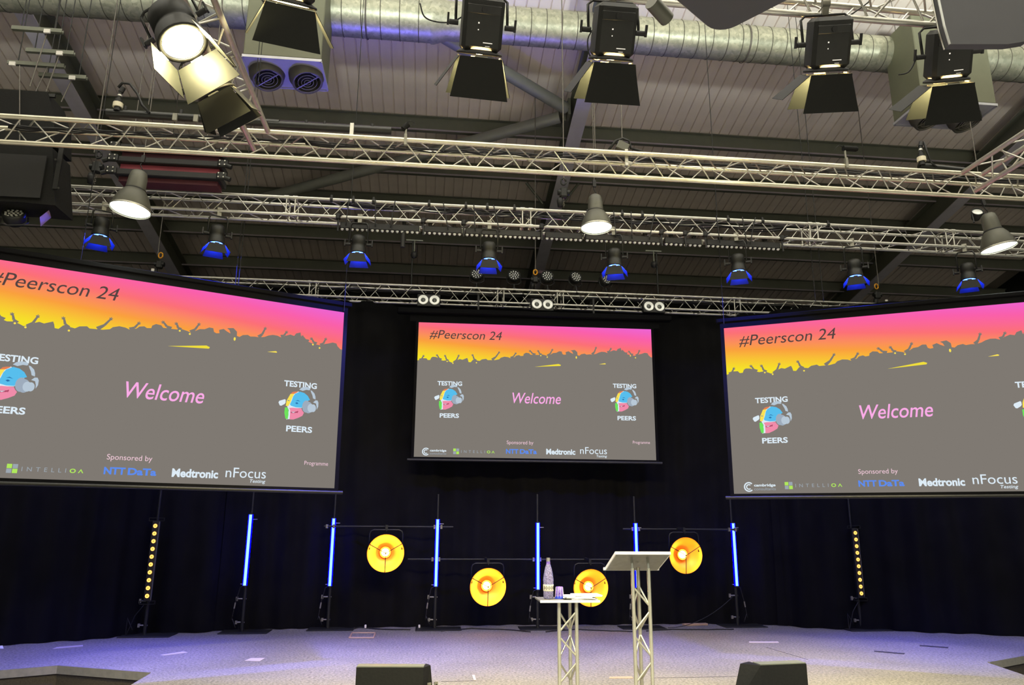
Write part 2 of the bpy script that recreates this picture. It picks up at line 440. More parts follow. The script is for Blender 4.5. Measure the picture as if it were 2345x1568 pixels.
# ================================================================== TRUSSES
def make_truss(label, p0, length, rotz=0, kind='square', s=.25, pitch=.53, cr=.0255, br=.0095, joints=(), cm='alu', clamp=True):
    t = thing('lighting_truss', label, 'truss', p0, (0, 0, rotz))   # p0: front/top-left chord start
    if kind == 'square': C = [(0, 0), (s, 0), (s, -s), (0, -s)]; faces = [(0, 3, 0), (1, 2, .5), (0, 1, .25), (3, 2, .25)]
    else: C = [(0, 0), (s, 0), (s/2, -s*.866)]; faces = [(0, 2, 0), (1, 2, .5), (0, 1, .25)]
    cme = MB().cyl((0, 0, 0), (length, 0, 0), cr, 12).mesh('chord', cm)
    for (y, z) in C: link('chord', cme, t, (0, y, z))
    for (a, b, ph) in faces:
        A = Vector((0, *C[a])); B = Vector((0, *C[b])); g = .045
        up = MB().cyl(A+Vector((g, 0, 0)), B+Vector((pitch/2-g*.3, 0, 0)), br, 6, caps=False).mesh('brace', 'alu')
        dn = MB().cyl(B+Vector((pitch/2+g*.3, 0, 0)), A+Vector((pitch-g, 0, 0)), br, 6, caps=False).mesh('brace', 'alu')
        n = int(length/pitch)
        for i in range(n):
            x = (i+ph)*pitch
            if x+pitch > length: break
            link('brace', up, t, (x, 0, 0)); link('brace', dn, t, (x, 0, 0))
    for jx in joints:
        for dx in (-.055, .055):
            m = MB()
            for a in range(len(C)):
                b = (a+1) % len(C); m.cyl((jx+dx, *C[a]), (jx+dx, *C[b]), .011, 6)
            for c in C: m.cyl((jx+dx-.03, *c), (jx+dx+.03, *c), cr+.006, 10)
            obj('end_frame', m, 'alu', t)
    return t
S = .25
T1Y = 7.46; T1Z = PY(1088, 330, T1Y).z
T2Y = 9.13; T2Z = PY(1100, 474, T2Y).z
T3Y = 12.55; T3Z = PY(1100, 660, T3Y).z
def xat(px, py, Y): return PY(px, py, Y).x
t1 = make_truss('thick silver triangular truss, nearest of the three running across the hall', (-6.5, T1Y, T1Z), 15.5, 0, 'tri', .262, .55, .028, .0082,
                [1.2], cm='chord_worn')
x20 = xat(60, 420, T2Y)
t2 = make_truss('silver square truss with black light bars and blue spotlights under it', (x20, T2Y, T2Z), 14.2, 0, 'square', .235, .5, .0215, .0068,
                [xat(668, 440, T2Y)-x20, xat(1206, 480, T2Y)-x20, xat(1862, 510, T2Y)-x20, xat(2172, 520, T2Y)-x20])
x30 = xat(300, 626, T3Y)
t3 = make_truss('silver square truss above the centre screen carrying round lamps', (x30, T3Y, T3Z), xat(2085, 698, T3Y)-x30, 0, 'square', .25, .53, .021, .0065,
                [xat(v, 660, T3Y)-x30 for v in (385, 716, 1147, 1283, 1686)])
A = PY(613, 300, 7.25)
make_truss('silver truss running towards the camera at upper left, tinted purple', (A.x-.25, A.y, A.z), 5.6, -PI/2, 'tri', .25, .5, .027, .0095)
A = PY(2205, 395, 7.2)
make_truss('silver truss running towards the camera at the right edge', (A.x, A.y, A.z), 5.6, -PI/2, 'tri', .25, .5, .027, .0095)
A = PY(1950, 42, 5.05)
T0Y = 5.05-.125; T0Z = A.z+.217
t0 = make_truss('near silver truss at the top edge with warm spotlights hanging from it', (-3.2, T0Y, T0Z), 9.6, 0, 'tri', .25, .5, .027, .0095)
# suspension wires to the roof
def wire(a, b, lab, r=.006, m='wire', name='suspension_wire'):
    return tag(obj(name, MB().cyl(a, b, r, 5), m), lab, 'wire' if m == 'wire' else 'cable')

# ================================================================== CURTAINS
def curtain(pix, lab, ztop, amp, wl, seed, ry=0):
    rnd = random.Random(seed)
    pts = [PZ(x, y) for x, y in pix]; path = []
    for a, b in zip(pts[:-1], pts[1:]):
        k = max(2, int((b-a).length/.035))
        for i in range(k): path.append(a.lerp(b, i/k))
    path.append(pts[-1]); d = 0; m = MB(); NZ = 16; vs = []; ph = rnd.random()*6
    per = [rnd.uniform(.7, 1.4) for _ in range(200)]
    acc = 0; 
    for i, p in enumerate(path):
        q = path[min(i+1, len(path)-1)]; o = path[max(i-1, 0)]; tn = (q-o).normalized(); nr = Vector((tn.y, -tn.x, 0))
        if i: d += (p-path[i-1]).length
        f = math.sin(d/wl*2*PI+ph+1.3*math.sin(d*.9)+.8*math.sin(d*2.3+ph))
        g = math.sin(d/wl*2*PI*.37+ph*2)
        for j in range(NZ+1):
            h = j/NZ; z = ztop*h
            a = amp*(1.0-.35*h); sway = .05*math.sin(d*1.7+h*3+ph)*(1-h)
            hem = .02*math.sin(d*9+ph) if j == 0 else 0
            off = (a*f+amp*.8*g*(1-h*.3))+sway+(.05*(1-h*8) if h < .125 else 0)
            vs.append(p+nr*(off*.8)+Vector((0, 0, z+max(0, hem)*.3+.004)))
    fs = [(i*(NZ+1)+j, (i+1)*(NZ+1)+j, (i+1)*(NZ+1)+j+1, i*(NZ+1)+j+1) for i in range(len(path)-1) for j in range(NZ)]
    m.add(vs, fs, True)
    return tag(obj('stage_curtain', m, 'curtain'), lab, 'curtain')
ZT = T3Z-.25
curtain([(-160, 1486), (0, 1476), (180, 1467), (330, 1451), (470, 1446), (500, 1443)], 'black pleated curtain closing the left side of the stage', ZT, .055, .42, 3)
curtain([(490, 1444), (750, 1437), (1000, 1433), (1240, 1430), (1500, 1428), (1700, 1429), (1800, 1431)], 'black pleated curtain across the back of the stage behind the gold lamps', ZT, .045, .38, 5)
curtain([(1790, 1431), (1850, 1437), (1980, 1441), (2100, 1447), (2345, 1456), (2560, 1468)], 'black pleated curtain closing the right side of the stage', ZT, .06, .46, 8)

# ================================================================== SCREENS
SW = 4.05; SH = SW*9/16; K = 12.3/11
def P2(u, v, z=0): return ((u-.5)*SW, (.5-v)*SH)
def ramp_mat():
    m = bpy.data.materials.new('sunset'); m.use_nodes = True; nt = m.node_tree; nt.nodes.clear()
    tc = nt.nodes.new('ShaderNodeTexCoord'); sp = nt.nodes.new('ShaderNodeSeparateXYZ'); nt.links.new(tc.outputs['Object'], sp.inputs[0])
    def mad(inp, a, b):
        n = nt.nodes.new('ShaderNodeMath'); n.operation = 'MULTIPLY_ADD'; nt.links.new(inp, n.inputs[0]); n.inputs[1].default_value = a; n.inputs[2].default_value = b; return n.outputs[0]
    # p = .35 + 2.3 v - .35 u ; u = x/SW+.5 ; v = .5 - y/SH
    a = mad(sp.outputs[0], -.35/SW, .35-.175+1.15); b = mad(sp.outputs[1], -2.3/SH, 0)
    ad = nt.nodes.new('ShaderNodeMath'); nt.links.new(a, ad.inputs[0]); nt.links.new(b, ad.inputs[1])
    r = nt.nodes.new('ShaderNodeValToRGB'); cr = r.color_ramp
    stops = [(0, (236, 100, 212)), (.2, (250, 96, 170)), (.42, (252, 112, 118)), (.66, (250, 160, 62)), (.95, (246, 228, 40))]
    cr.elements[0].position = 0; cr.elements[0].color = (*s2l(stops[0][1]), 1); cr.elements[1].position = .95; cr.elements[1].color = (*s2l(stops[4][1]), 1)
    for p, c in stops[1:4]:
        e = cr.elements.new(p); e.color = (*s2l(c), 1)
    nt.links.new(ad.outputs[0], r.inputs[0])
    e = nt.nodes.new('ShaderNodeEmission'); nt.links.new(r.outputs[0], e.inputs[0]); o = nt.nodes.new('ShaderNodeOutputMaterial'); nt.links.new(e.outputs[0], o.inputs[0])
    MATS['sunset'] = m
ramp_mat()
for n_, c_ in (('ink_ambient', (127, 121, 114)), ('ink_title', (84, 68, 66)), ('ink_white', (222, 236, 246)), ('ink_pink', (252, 172, 232)), ('ink_pale', (238, 200, 214)), ('ink_blue', (92, 140, 240)), ('ink_lime', (176, 232, 92)),
               ('ink_steel', (156, 166, 176)), ('ink_cyan', (88, 190, 236)), ('ink_rose', (240, 140, 170)), ('ink_gold', (250, 226, 84)), ('ink_green', (110, 226, 92)), ('ink_orange', (228, 128, 84)),
               ('ink_phone', (158, 172, 188)), ('ink_phone2', (184, 200, 214)), ('ink_deep', (40, 110, 170)), ('ink_lip', (170, 70, 100)), ('ink_yellow', (240, 222, 60)), ('ink_navy', (70, 78, 96))):
    emis(n_, c_)
TXT = {}
def text_mesh(body, box, m, italic=0., bold=0., z=.004, spacing=1.):
    cu = bpy.data.curves.new('txt', 'FONT'); cu.body = body; cu.shear = italic; cu.offset = bold; cu.space_character = spacing; cu.resolution_u = 4
    o = bpy.data.objects.new('txt', cu); COL.objects.link(o)
    bpy.context.view_layer.update(); dg = bpy.context.evaluated_depsgraph_get()
    me = bpy.data.meshes.new_from_object(o.evaluated_get(dg)); bpy.data.objects.remove(o)
    xs = [v.co.x for v in me.vertices]; ys = [v.co.y for v in me.vertices]
    x0, x1, y0, y1 = min(xs), max(xs), min(ys), max(ys)
    a = P2(box[0], box[3]); b = P2(box[2], box[1])
    for v in me.vertices:
        v.co.x = a[0]+(v.co.x-x0)/(x1-x0)*(b[0]-a[0]); v.co.y = a[1]+(v.co.y-y0)/(y1-y0)*(b[1]-a[1]); v.co.z = z
    me.materials.clear(); me.materials.append(MATS[m]); me.name = 'lettering'; return me
def flat(polys, m, z):
    mb = MB()
    for p in polys: mb.prism([P2(*q) for q in p], .0008)
    for i, v in enumerate(mb.v): mb.v[i] = (v[0], v[1], v[2]+z)
    return mb.mesh('print', m)
def ell(cu, cv, ru, rv, n=18, a0=0, rot=0):
    out = []
    for k in range(n):
        t = 2*PI*k/n; x = ru*math.cos(t)*1.0; y = rv*math.sin(t)
        xr = x*math.cos(rot)-y*math.sin(rot)*9/16; yr = x*math.sin(rot)*16/9+y*math.cos(rot)
        out.append((cu+xr, cv+yr))
    return out
def zuv(x, y):           # coordinates read off an enlarged view of the centre slide
    u = (x-188+(y-395)*.026)/(1797+(y-395)*.06); top = 395+.0335*(x-190)
    return u, (y-top)/1018.
SL = []          # (name, mesh, label)
base = [(170, 692), (185, 692), (205, 684), (222, 676), (248, 677), (258, 690), (276, 690), (284, 672), (296, 665), (322, 668), (338, 676), (356, 690), (372, 696), (398, 694), (420, 702), (440, 712), (462, 706), (480, 692), (500, 684), (520, 690),
        (535, 684), (556, 676), (562, 690), (566, 708), (582, 710), (600, 690), (620, 694), (650, 700), (668, 688), (700, 684), (712, 694), (740, 694), (770, 694), (800, 688), (812, 676), (840, 668), (868, 672), (886, 680), (918, 672), (930, 660), (952, 656),
        (965, 664), (985, 662), (988, 648), (1005, 638), (1030, 642), (1040, 654), (1090, 656), (1110, 656), (1130, 652), (1160, 660), (1175, 668), (1196, 654), (1215, 642), (1240, 640), (1262, 628), (1282, 630), (1288, 650), (1300, 656), (1316, 654),
        (1312, 636), (1335, 628), (1352, 640), (1372, 650), (1365, 632), (1352, 622), (1384, 618), (1404, 636), (1406, 660), (1420, 664), (1436, 652), (1462, 648), (1476, 656), (1500, 654), (1526, 656), (1552, 650), (1572, 640), (1595, 634), (1620, 636), (1640, 644),
        (1664, 632), (1690, 622), (1712, 628), (1722, 612), (1746, 604), (1750, 626), (1772, 636), (1796, 654), (1820, 662), (1846, 666), (1868, 668), (1888, 658), (1912, 652), (1936, 644), (1958, 648), (1966, 664), (1984, 680), (2000, 682)]
con = [zuv(x, y) for x, y in base]; con[0] = (0, con[0][1]); con = [(min(1, max(0, u)), v) for u, v in con]
SL.append(('crowd_silhouette', flat([con+[(1, 1), (0, 1)]], 'ink_ambient', .001), None))  # hall light falling on the dark crowd is put in as glowing grey
arms = [((196, 690), (222, 664)), ((360, 690), (332, 658)), ((412, 700), (392, 664)), ((455, 712), (488, 664)), ((622, 700), (600, 660)), ((745, 692), (795, 640)), ((888, 680), (922, 648)), ((1078, 655), (1042, 628)), ((1124, 656), (1104, 630)),
        ((1172, 664), (1206, 622)), ((1520, 655), (1548, 608)), ((1640, 640), (1664, 616)), ((1796, 652), (1764, 630)), ((1842, 662), (1816, 638)), ((1866, 668), (1890, 634))]
ap = []
def seg(a, b, w0, w1):
    dx, dy = b[0]-a[0], b[1]-a[1]; l = math.hypot(dx, dy) or 1; nx, ny = -dy/l, dx/l
    return [zuv(a[0]+nx*w0, a[1]+ny*w0), zuv(b[0]+nx*w1, b[1]+ny*w1), zuv(b[0]-nx*w1, b[1]-ny*w1), zuv(a[0]-nx*w0, a[1]-ny*w0)]
for a, b in arms:
    m_ = (a[0]*.5+b[0]*.5+(4 if b[0] > a[0] else -4), a[1]*.5+b[1]*.5+4)
    ap += [seg(a, m_, 11, 6), seg(m_, b, 6, 4.5)]
    an = math.atan2(b[1]-a[1], b[0]-a[0])
    for k, dl in enumerate((-.9, -.35, .15, .7)):
        L_ = (12, 16, 15, 11)[k]; c = (b[0]+L_*math.cos(an+dl), b[1]+L_*math.sin(an+dl)); ap.append(seg(b, c, 2.8, 1.6))
SL.append(('raised_arms', flat([[(min(1, max(0, u)), v) for u, v in p] for p in ap], 'ink_ambient', .0014), None))
SL.append(('yellow_streak', flat([[zuv(1072, 749), zuv(1258, 728), zuv(1276, 736), zuv(1272, 744)]], 'ink_yellow', .003), None))
SL.append(('yellow_streak', flat([[zuv(1574, 733), zuv(1620, 725), zuv(1628, 730), zuv(1624, 734)]], 'ink_gold', .003), None))
SL.append(('light_fleck', flat([ell(*zuv(x, y), .0028, .005, 8) for x, y in ((404, 702), (448, 717), (1120, 662), (1170, 674), (626, 714), (1822, 668), (1862, 684))]+[ell(*zuv(1396, 678), .003, .010, 10)], 'ink_gold', .003), None))
SL.append(('title_lettering', text_mesh('#Peerscon 24', (.047, .055, .352, .128), 'ink_title', .22), 'dark italic heading lettering'))
SL.append(('welcome_lettering', text_mesh('Welcome', (.398, .518, .602, .598), 'ink_pink', .22, .006), 'pink italic lettering'))
SL.append(('sponsor_lettering', text_mesh('Sponsored by', (.376, .873, .486, .907), 'ink_pale'), 'pale pink lettering'))
SL.append(('programme_lettering', text_mesh('Programme', (.903, .860, .976, .888), 'ink_pale'), 'small pale lettering at bottom right'))
def lm(X, Y):
    px = 960+X/13.07; py = 860+Y/13.07; return (px-954.5)/545., (py-(739.5+.032*(px-957)))/309.5
def head(du, dv, su):
    def q(pts): return [(lm(x, y)[0]+du, lm(x, y)[1]+dv) for x, y in pts]
    out = []
    out.append(('white_outline', flat([q([(640, 800), (760, 520), (860, 470), (1120, 640), (1100, 660), (960, 840), (720, 850), (740, 1090), (650, 1105), (680, 1000), (690, 900)])], 'ink_white', .003)))
    out.append(('orange_patch', flat([q([(705, 540), (740, 495), (800, 478), (870, 478), (790, 530)])], 'ink_orange', .0036)))
    out.append(('yellow_patch', flat([q([(700, 540), (785, 530), (745, 620), (710, 740), (670, 815), (618, 805), (630, 690)])], 'ink_gold', .0036)))
    out.append(('blue_patch', flat([q([(800, 530), (900, 475), (1000, 500), (1080, 560), (1135, 650), (1060, 680), (1000, 750), (965, 830), (840, 830), (730, 800), (705, 770), (740, 680), (762, 590)])], 'ink_cyan', .0038)))
    out.append(('green_patch', flat([q([(602, 845), (650, 835), (680, 890), (690, 1000), (680, 1100), (630, 1085), (600, 960)])], 'ink_green', .0036)))
    out.append(('pink_patch', flat([q([(695, 850), (770, 840), (960, 850), (985, 900), (1020, 940), (990, 1010), (900, 1060), (800, 1100), (720, 1100), (722, 960), (720, 900)])], 'ink_rose', .0038)))
    out.append(('face_marks', flat([q([(815, 685), (870, 665), (930, 700), (870, 684)]), q([(815, 735), (850, 715), (890, 740), (850, 758)]), q([(640, 685), (670, 678), (700, 690), (670, 696)])], 'ink_deep', .0044)))
    out.append(('mouth', flat([q([(735, 930), (860, 920), (900, 910), (860, 950), (740, 962)]), q([(880, 900), (895, 920), (880, 960), (872, 940)])], 'ink_lip', .0042)))
    out.append(('teeth', flat([q([(742, 936), (840, 928), (790, 952)])], 'ink_white', .0046)))
    c = lambda X, Y, rx, ry: [(u+0, v) for u, v in ell(lm(X, Y)[0]+du, lm(X, Y)[1]+dv, rx/13.07/545., ry/13.07/309.5, 22)]
    out.append(('ear_pad', flat([c(1060, 800, 88, 135), c(1110, 820, 90, 128)], 'ink_phone', .005)))
    out.append(('ear_cup', flat([c(1160, 830, 70, 95), c(1215, 830, 62, 86)], 'ink_phone2', .0056)))
    out.append(('headband', flat([q([(885, 430), (930, 385), (1000, 362), (1060, 360), (1110, 385), (1125, 415), (1105, 432), (1040, 425), (1000, 440), (960, 455)]), q([(1130, 430), (1165, 440), (1225, 500), (1250, 570), (1255, 630), (1200, 610), (1180, 540), (1150, 480)]),
                                  q([(1255, 650), (1300, 650), (1325, 700), (1325, 790), (1295, 860), (1290, 790), (1270, 720), (1205, 700)])], 'ink_phone2', .0052)))
    out.append(('microphone', flat([q([(458, 740), (475, 705), (590, 662), (608, 680), (610, 740), (590, 770), (520, 812), (490, 805)])], 'ink_white', .0046)))
    return out
LOGO = []
for du, dv, a, b in ((0, 0, (.086, .444, .188, .477), (.099, .682, .178, .715)), (.738, -.012, (.825, .432, .926, .465), (.841, .676, .920, .709))):
    LOGO.append((head(du, dv, 1), text_mesh('TESTING', a, 'ink_white', 0, .03), text_mesh('PEERS', b, 'ink_white', 0, .03)))
def arc(cu, cv, r0_, r1_, a0, a1, n=16):
    o = [(cu+r1_*math.cos(rad(a))*9/16, cv+r1_*math.sin(rad(a))) for a in np.linspace(a0, a1, n)]
    return o+[(cu+r0_*math.cos(rad(a))*9/16, cv+r0_*math.sin(rad(a))) for a in np.linspace(a1, a0, n)]
SL.append(('sponsor_logo', flat([arc(.048, .962, .021, .028, 45, 315), arc(.048, .962, .010, .016, 50, 310)], 'ink_white', .004), 'white ring shaped emblem'))
SL.append(('sponsor_lettering', text_mesh('cambridge', (.064, .945, .130, .965), 'ink_white', 0, .03), 'small white lettering'))
SL.append(('sponsor_lettering', text_mesh('consultants', (.064, .966, .130, .982), 'ink_steel', 0, .0), 'small grey lettering'))
sq = .0115
SL.append(('sponsor_logo', flat([[(.158, .937), (.169, .937), (.169, .956), (.158, .956)], [(.1705, .958), (.1815, .958), (.1815, .977), (.1705, .977)]], 'ink_lime', .004), 'two lime squares'))
SL.append(('sponsor_logo', flat([[(.1705, .937), (.1815, .937), (.1815, .956), (.1705, .956)], [(.158, .958), (.169, .958), (.169, .977), (.158, .977)]], 'ink_steel', .004), 'two grey squares'))
SL.append(('sponsor_lettering', text_mesh('INTELLI', (.190, .948, .287, .967), 'ink_steel', 0, .0, spacing=1.9), 'wide spaced grey lettering'))
SL.append(('sponsor_lettering', text_mesh('O', (.295, .948, .309, .968), 'ink_lime', 0, .03), 'lime letter'))
SL.append(('sponsor_lettering', text_mesh('\u039b' if False else 'V', (.314, .949, .3265, .967), 'ink_lime', 0, .02), 'lime letter'))
SL.append(('sponsor_lettering', text_mesh('NTT', (.373, .934, .424, .968), 'ink_blue', 0, .035), 'bold blue lettering'))
SL.append(('sponsor_lettering', text_mesh('DaTa', (.430, .934, .500, .968), 'ink_blue', 0, .035), 'bold blue lettering'))
SL.append(('sponsor_lettering', text_mesh('Medtronic', (.539, .928, .660, .970), 'ink_white', 0, .035), 'bold white lettering'))
SL.append(('sponsor_lettering', text_mesh('nFocus', (.680, .912, .7925, .962), 'ink_white', 0, .0), 'rounded white lettering'))
SL.append(('sponsor_lettering', text_mesh('Testing', (.748, .968, .7925, .990), 'ink_white', .2, .01), 'tiny italic lettering'))
# turn the lime V upside down so that it reads as an A without a bar
vm = SL[[i for i, s in enumerate(SL) if s[2] == 'lime letter'][1]][1]
ym = [v.co.y for v in vm.vertices]; c_ = (min(ym)+max(ym))
for v in vm.vertices: v.co.y = c_-v.co.y
for p in vm.polygons: p.flip()
pic = MB().box((0, 0, -.004), (SW, SH, .008)).mesh('picture', 'sunset')
def screen(lab, loc, a, tilt, side, casing):
    t = thing('projection_screen', lab, 'screen', loc, (PI/2-tilt, 0, a))
    p = link('picture', pic, t); p['label'] = 'glowing slide with a sunset coloured sky over a grey crowd'
    for n_, me, l_ in SL:
        o = link(n_, me, p)
        if n_ in ('raised_arms', 'light_fleck'): o['kind'] = 'stuff'
        if l_: o['label'] = l_
    for (hd, ta, tb) in LOGO:
        for n_, me in hd: link(n_, me, p)
        o = link('logo_lettering', ta, p); o['label'] = 'white capital lettering above the face emblem'
        o = link('logo_lettering', tb, p); o['label'] = 'white capital lettering below the face emblem'
    b = side; m = MB()
    m.box((0, SH/2+b*1.6/2, -.012), (SW+2*b, b*1.6, .03)); m.box((0, -SH/2-b/2, -.012), (SW+2*b, b, .03))
    for s in (-1, 1): m.box((s*(SW/2+b/2), 0, -.012), (b, SH, .03))
    obj('black_border', m, 'screen_black', t)
    obj('backing_cloth', MB().box((0, .0, -.03), (SW+2*b, SH+2*b, .006)), 'screen_cloth', t)
    obj('bottom_rail', MB().cyl((-SW/2-b-.06, -SH/2-b, -.01), (SW/2+b+.06, -SH/2-b, -.01), .022, 8), 'black_metal', t)
    if casing:
        for x in (-SW*.25, SW*.25): obj('hanging_strap', MB().box((x, SH/2+casing+.16, -.02), (.03, .36, .02)).box((x, SH/2+casing+.33, -.16), (.03, .03, .3)), 'black_paint', t)
        obj('roller_casing', MB().box((0, SH/2+casing, -.02), (SW+.75, .1, .14), bev=.02).box((0, SH/2+casing*.55, -.02), (SW+.3, casing*.9, .01)), 'screen_black', t)
    else:
        obj('top_rail', MB().box((0, SH/2+b*1.6+.03, -.02), (SW+2*b+.1, .06, .09), bev=.01), 'screen_black', t)
    return t
def cs(v, k=K): return (v[0]*k, v[1]*k, 1.6+(v[2]-1.6)*k)
screen('centre projection screen with a sunset slide, between the two larger ones', cs((1.562, 11.0, 3.58)), -.015, .0, .045, .2)
screen('large left projection screen angled towards the hall, cut by the left edge', cs((-2.706, 7.802, 3.003)), .434, .02, .05, 0)
screen('large right projection screen angled towards the hall, cut by the right edge', cs((5.192, 7.795, 2.995)), -.488, .02, .05, 0)

# ================================================================== LIGHT POLES, TUBES, STRIPS
def pole(base_px, top_px, lab, base_wide=.42):
    b = PZ(*base_px); d = ray(*top_px); zt = (EYE+d*b.y/d[1])[2]
    t = thing('light_stand', lab, 'stand', (b.x, b.y, 0))
    obj('base_plate', MB().box((.06, -.02, .008), (base_wide*1.7, base_wide, .014), bev=.004), 'black_metal', t)
    obj('lower_pole', MB().cyl((0, 0, .01), (0, 0, zt*.48), .027, 12), 'black_metal', t)
    obj('upper_pole', MB().cyl((0, 0, zt*.48), (0, 0, zt), .018, 10), 'black_metal', t)
    obj('clamp_knob', MB().cyl((-.10, 0, .48), (.03, 0, .48), .012, 8).box((-.11, 0, .48), (.03, .03, .06)), 'alu_dull', t)
    obj('clamp_knob', MB().cyl((-.08, 0, .14), (.03, 0, .14), .012, 8).box((-.09, 0, .14), (.03, .03, .05)), 'alu_dull', t)
    return b
POLES = [((553, 1447), (583, 1118)), ((750, 1440), (767, 1128)), ((995, 1440), (1004, 1131)), ((1231, 1439), (1227, 1131)), ((1461, 1437), (1452, 1136)), ((1690, 1433), (1675, 1138))]
TU = [((577, 1178), (567, 1340)), ((762, 1187), (753, 1341)), ((1003, 1189), (997, 1342)), ((1229, 1197), (1233, 1349)), ((1454, 1198), (1458, 1345)), ((1680, 1198), (1688, 1341))]
ORD = ['leftmost', 'second from left', 'third from left', 'fourth from left', 'fifth from left', 'rightmost']
BASES = []
for i, ((b, tp), (ta, tb)) in enumerate(zip(POLES, TU)):
    B = pole(b, tp, 'slim black stand behind blue tube, %s of six' % ORD[i]); BASES.append(B)
    y = B.y-.055; A_ = PY(*ta, y); C_ = PY(*tb, y); xx = B.x
    t = thing('led_tube', 'glowing blue vertical tube light, %s of six' % ORD[i], 'tube light', (xx, y, (A_.z+C_.z)/2))
    h = (A_.z-C_.z)/2
    obj('diffuser', MB().cyl((0, -.012, -h), (0, -.012, h), .021, 14), 'tube_core', t, label='bright pale blue core')
    obj('halo_strip', MB().box((-.026, .006, 0), (.012, .03, 2*h)).box((.026, .006, 0), (.012, .03, 2*h)), 'tube_halo', t, label='deep blue halo strip')  # blue halo around the tube, put in as two glowing strips
    obj('end_cap', MB().cyl((0, 0, h), (0, 0, h+.02), .03, 12), 'black_paint', t)
    obj('end_cap', MB().cyl((0, 0, -h-.02), (0, 0, -h), .03, 12), 'black_paint', t)
    obj('bracket', MB().box((.04, .02, h-.07), (.12, .012, .012)).box((-.02, .02, -h+.02), (.1, .012, .012)), 'alu_dull', t)
    s_ = -1 if i < 5 else 1
    zb = C_.z; z0 = .02
    pts = [Vector((xx, y+.05, zb)), Vector((xx+s_*.07, y+.03, zb-.03)), Vector((xx+s_*.12, y+.02, zb-.25)), Vector((xx+s_*.15, y, zb-.5)), Vector((xx+s_*.14, y, .2)), Vector((xx+s_*.06, y-.03, .03))]
    sm = []
    for k in range(len(pts)-1):
        for q in range(4): sm.append(pts[k].lerp(pts[k+1], q/4))
    c = tag(obj('power_cable', MB().tube(sm, .006, 5), 'cable'), 'thin black cable hanging beside the %s blue tube' % ORD[i], 'cable')
    obj('connector', MB().cyl(pts[2], pts[2].lerp(pts[3], .35), .012, 6), 'alu_dull', c)
for i_, en_ in ((1, 900), (3, 500)):
    b_ = BASES[i_]; lamp('SPOT', (b_.x+.1, b_.y-.25, 1.9), en_, (.12, .10, 1.0), (b_.x+.3, 9.9, 8.8), .05, 44, .8, 'blue_duct_fill')  # unseen blue spots added to tint the duct underside, not tube light
# pixel strips at both sides
for (b, tp, sa, sb, lab) in (((330, 1455), (370, 1122), (363, 1192), (346, 1376), 'left'), ((1972, 1441), (1942, 1137), (1949, 1209), (1959, 1369), 'right')):
    B = pole(b, tp, 'slim black light stand of the %s amber lamp strip' % lab)
    y = B.y-.06; A_ = PY(*sa, y); C_ = PY(*sb, y)
    t = thing('lamp_strip', 'vertical black strip of ten small amber lamps, on the %s of the stage' % lab, 'stage light', (B.x+.01, y, (A_.z+C_.z)/2))
    h = (A_.z-C_.z)/2
    obj('housing', MB().box((0, 0, 0), (.10, .06, 2*h), bev=.006), 'black_metal', t)
    obj('side_rail', MB().box((.052, -.02, 0), (.005, .03, 2*h-.03)), 'alu_dull', t)
    for s in (-1, 1):
        m = MB()
        for k in (-1, 1): m.box((0, 0, s*(h+.02)+k*.022), (.22, .03, .006)); m.box((k*.108, 0, s*(h+.02)), (.006, .03, .05))
        obj('end_bracket', m, 'black_metal', t)
    for k in range(10):
        z = h-.075-(2*h-.15)*k/9
        l = link('lamp', bpy.data.meshes.get('lamp_ring') or MB().lathe([(.0001, -.0), (.014, -.002), (.030, .004)], 16, Matrix.Rotation(PI/2, 4, 'X')).mesh('lamp_ring', 'pixel'), t, (0, -.036, z))
        link('lamp_core', bpy.data.meshes.get('lamp_mid') or MB().cyl((0, -.004, 0), (0, -.009, 0), .008, 8).mesh('lamp_mid', 'pixel_core'), l)
    ln = .16 if lab == 'left' else .14
    pts = [Vector((B.x-.03, y, C_.z-.05)), Vector((B.x-.14, y, C_.z-.2)), Vector((B.x-.24, y, C_.z-.5)), Vector((B.x-.24, y, .25)), Vector((B.x-.12, y, .03))]
    sm = []
    for k in range(len(pts)-1):
        for q in range(4): sm.append(pts[k].lerp(pts[k+1], q/4))
    tag(obj('power_cable', MB().tube(sm, .007, 5), 'cable'), 'black cable looping beside the %s amber lamp strip' % lab, 'cable')

# cross bars
def hbar(x0, x1, py, Yb, lab, clamps):
    a = PY(x0, py, Yb); b = PY(x1, py+1, Yb); z = (a.z+b.z)/2
    t = thing('cross_bar', lab, 'bar', (a.x, Yb, z))
    obj('pipe', MB().cyl((0, 0, 0), (b.x-a.x, 0, 0), .016, 10), 'black_metal', t)
    for cx_ in clamps:
        m = MB(); x = PY(cx_, py, Yb).x-a.x
        for s in (-1, 1): m.box((x+s*.055, -.01, 0), (.03, .05, .06)); m.cyl((x+s*.055, -.04, .02), (x+s*.055, -.06, .02), .008, 6)
        obj('clamp', m, 'alu_dull', t)
    return z
YB = 12.47
zA = hbar(742, 1038, 1205, YB, 'upper thin black bar between the second and third blue tubes', (757, 1003))
zB = hbar(934, 1425, 1280, YB, 'lower long thin black bar behind the bottle and lectern', (998, 1229))
zC = hbar(1426, 1690, 1211, YB, 'thin black bar behind the lectern at upper right', (1455, 1676))
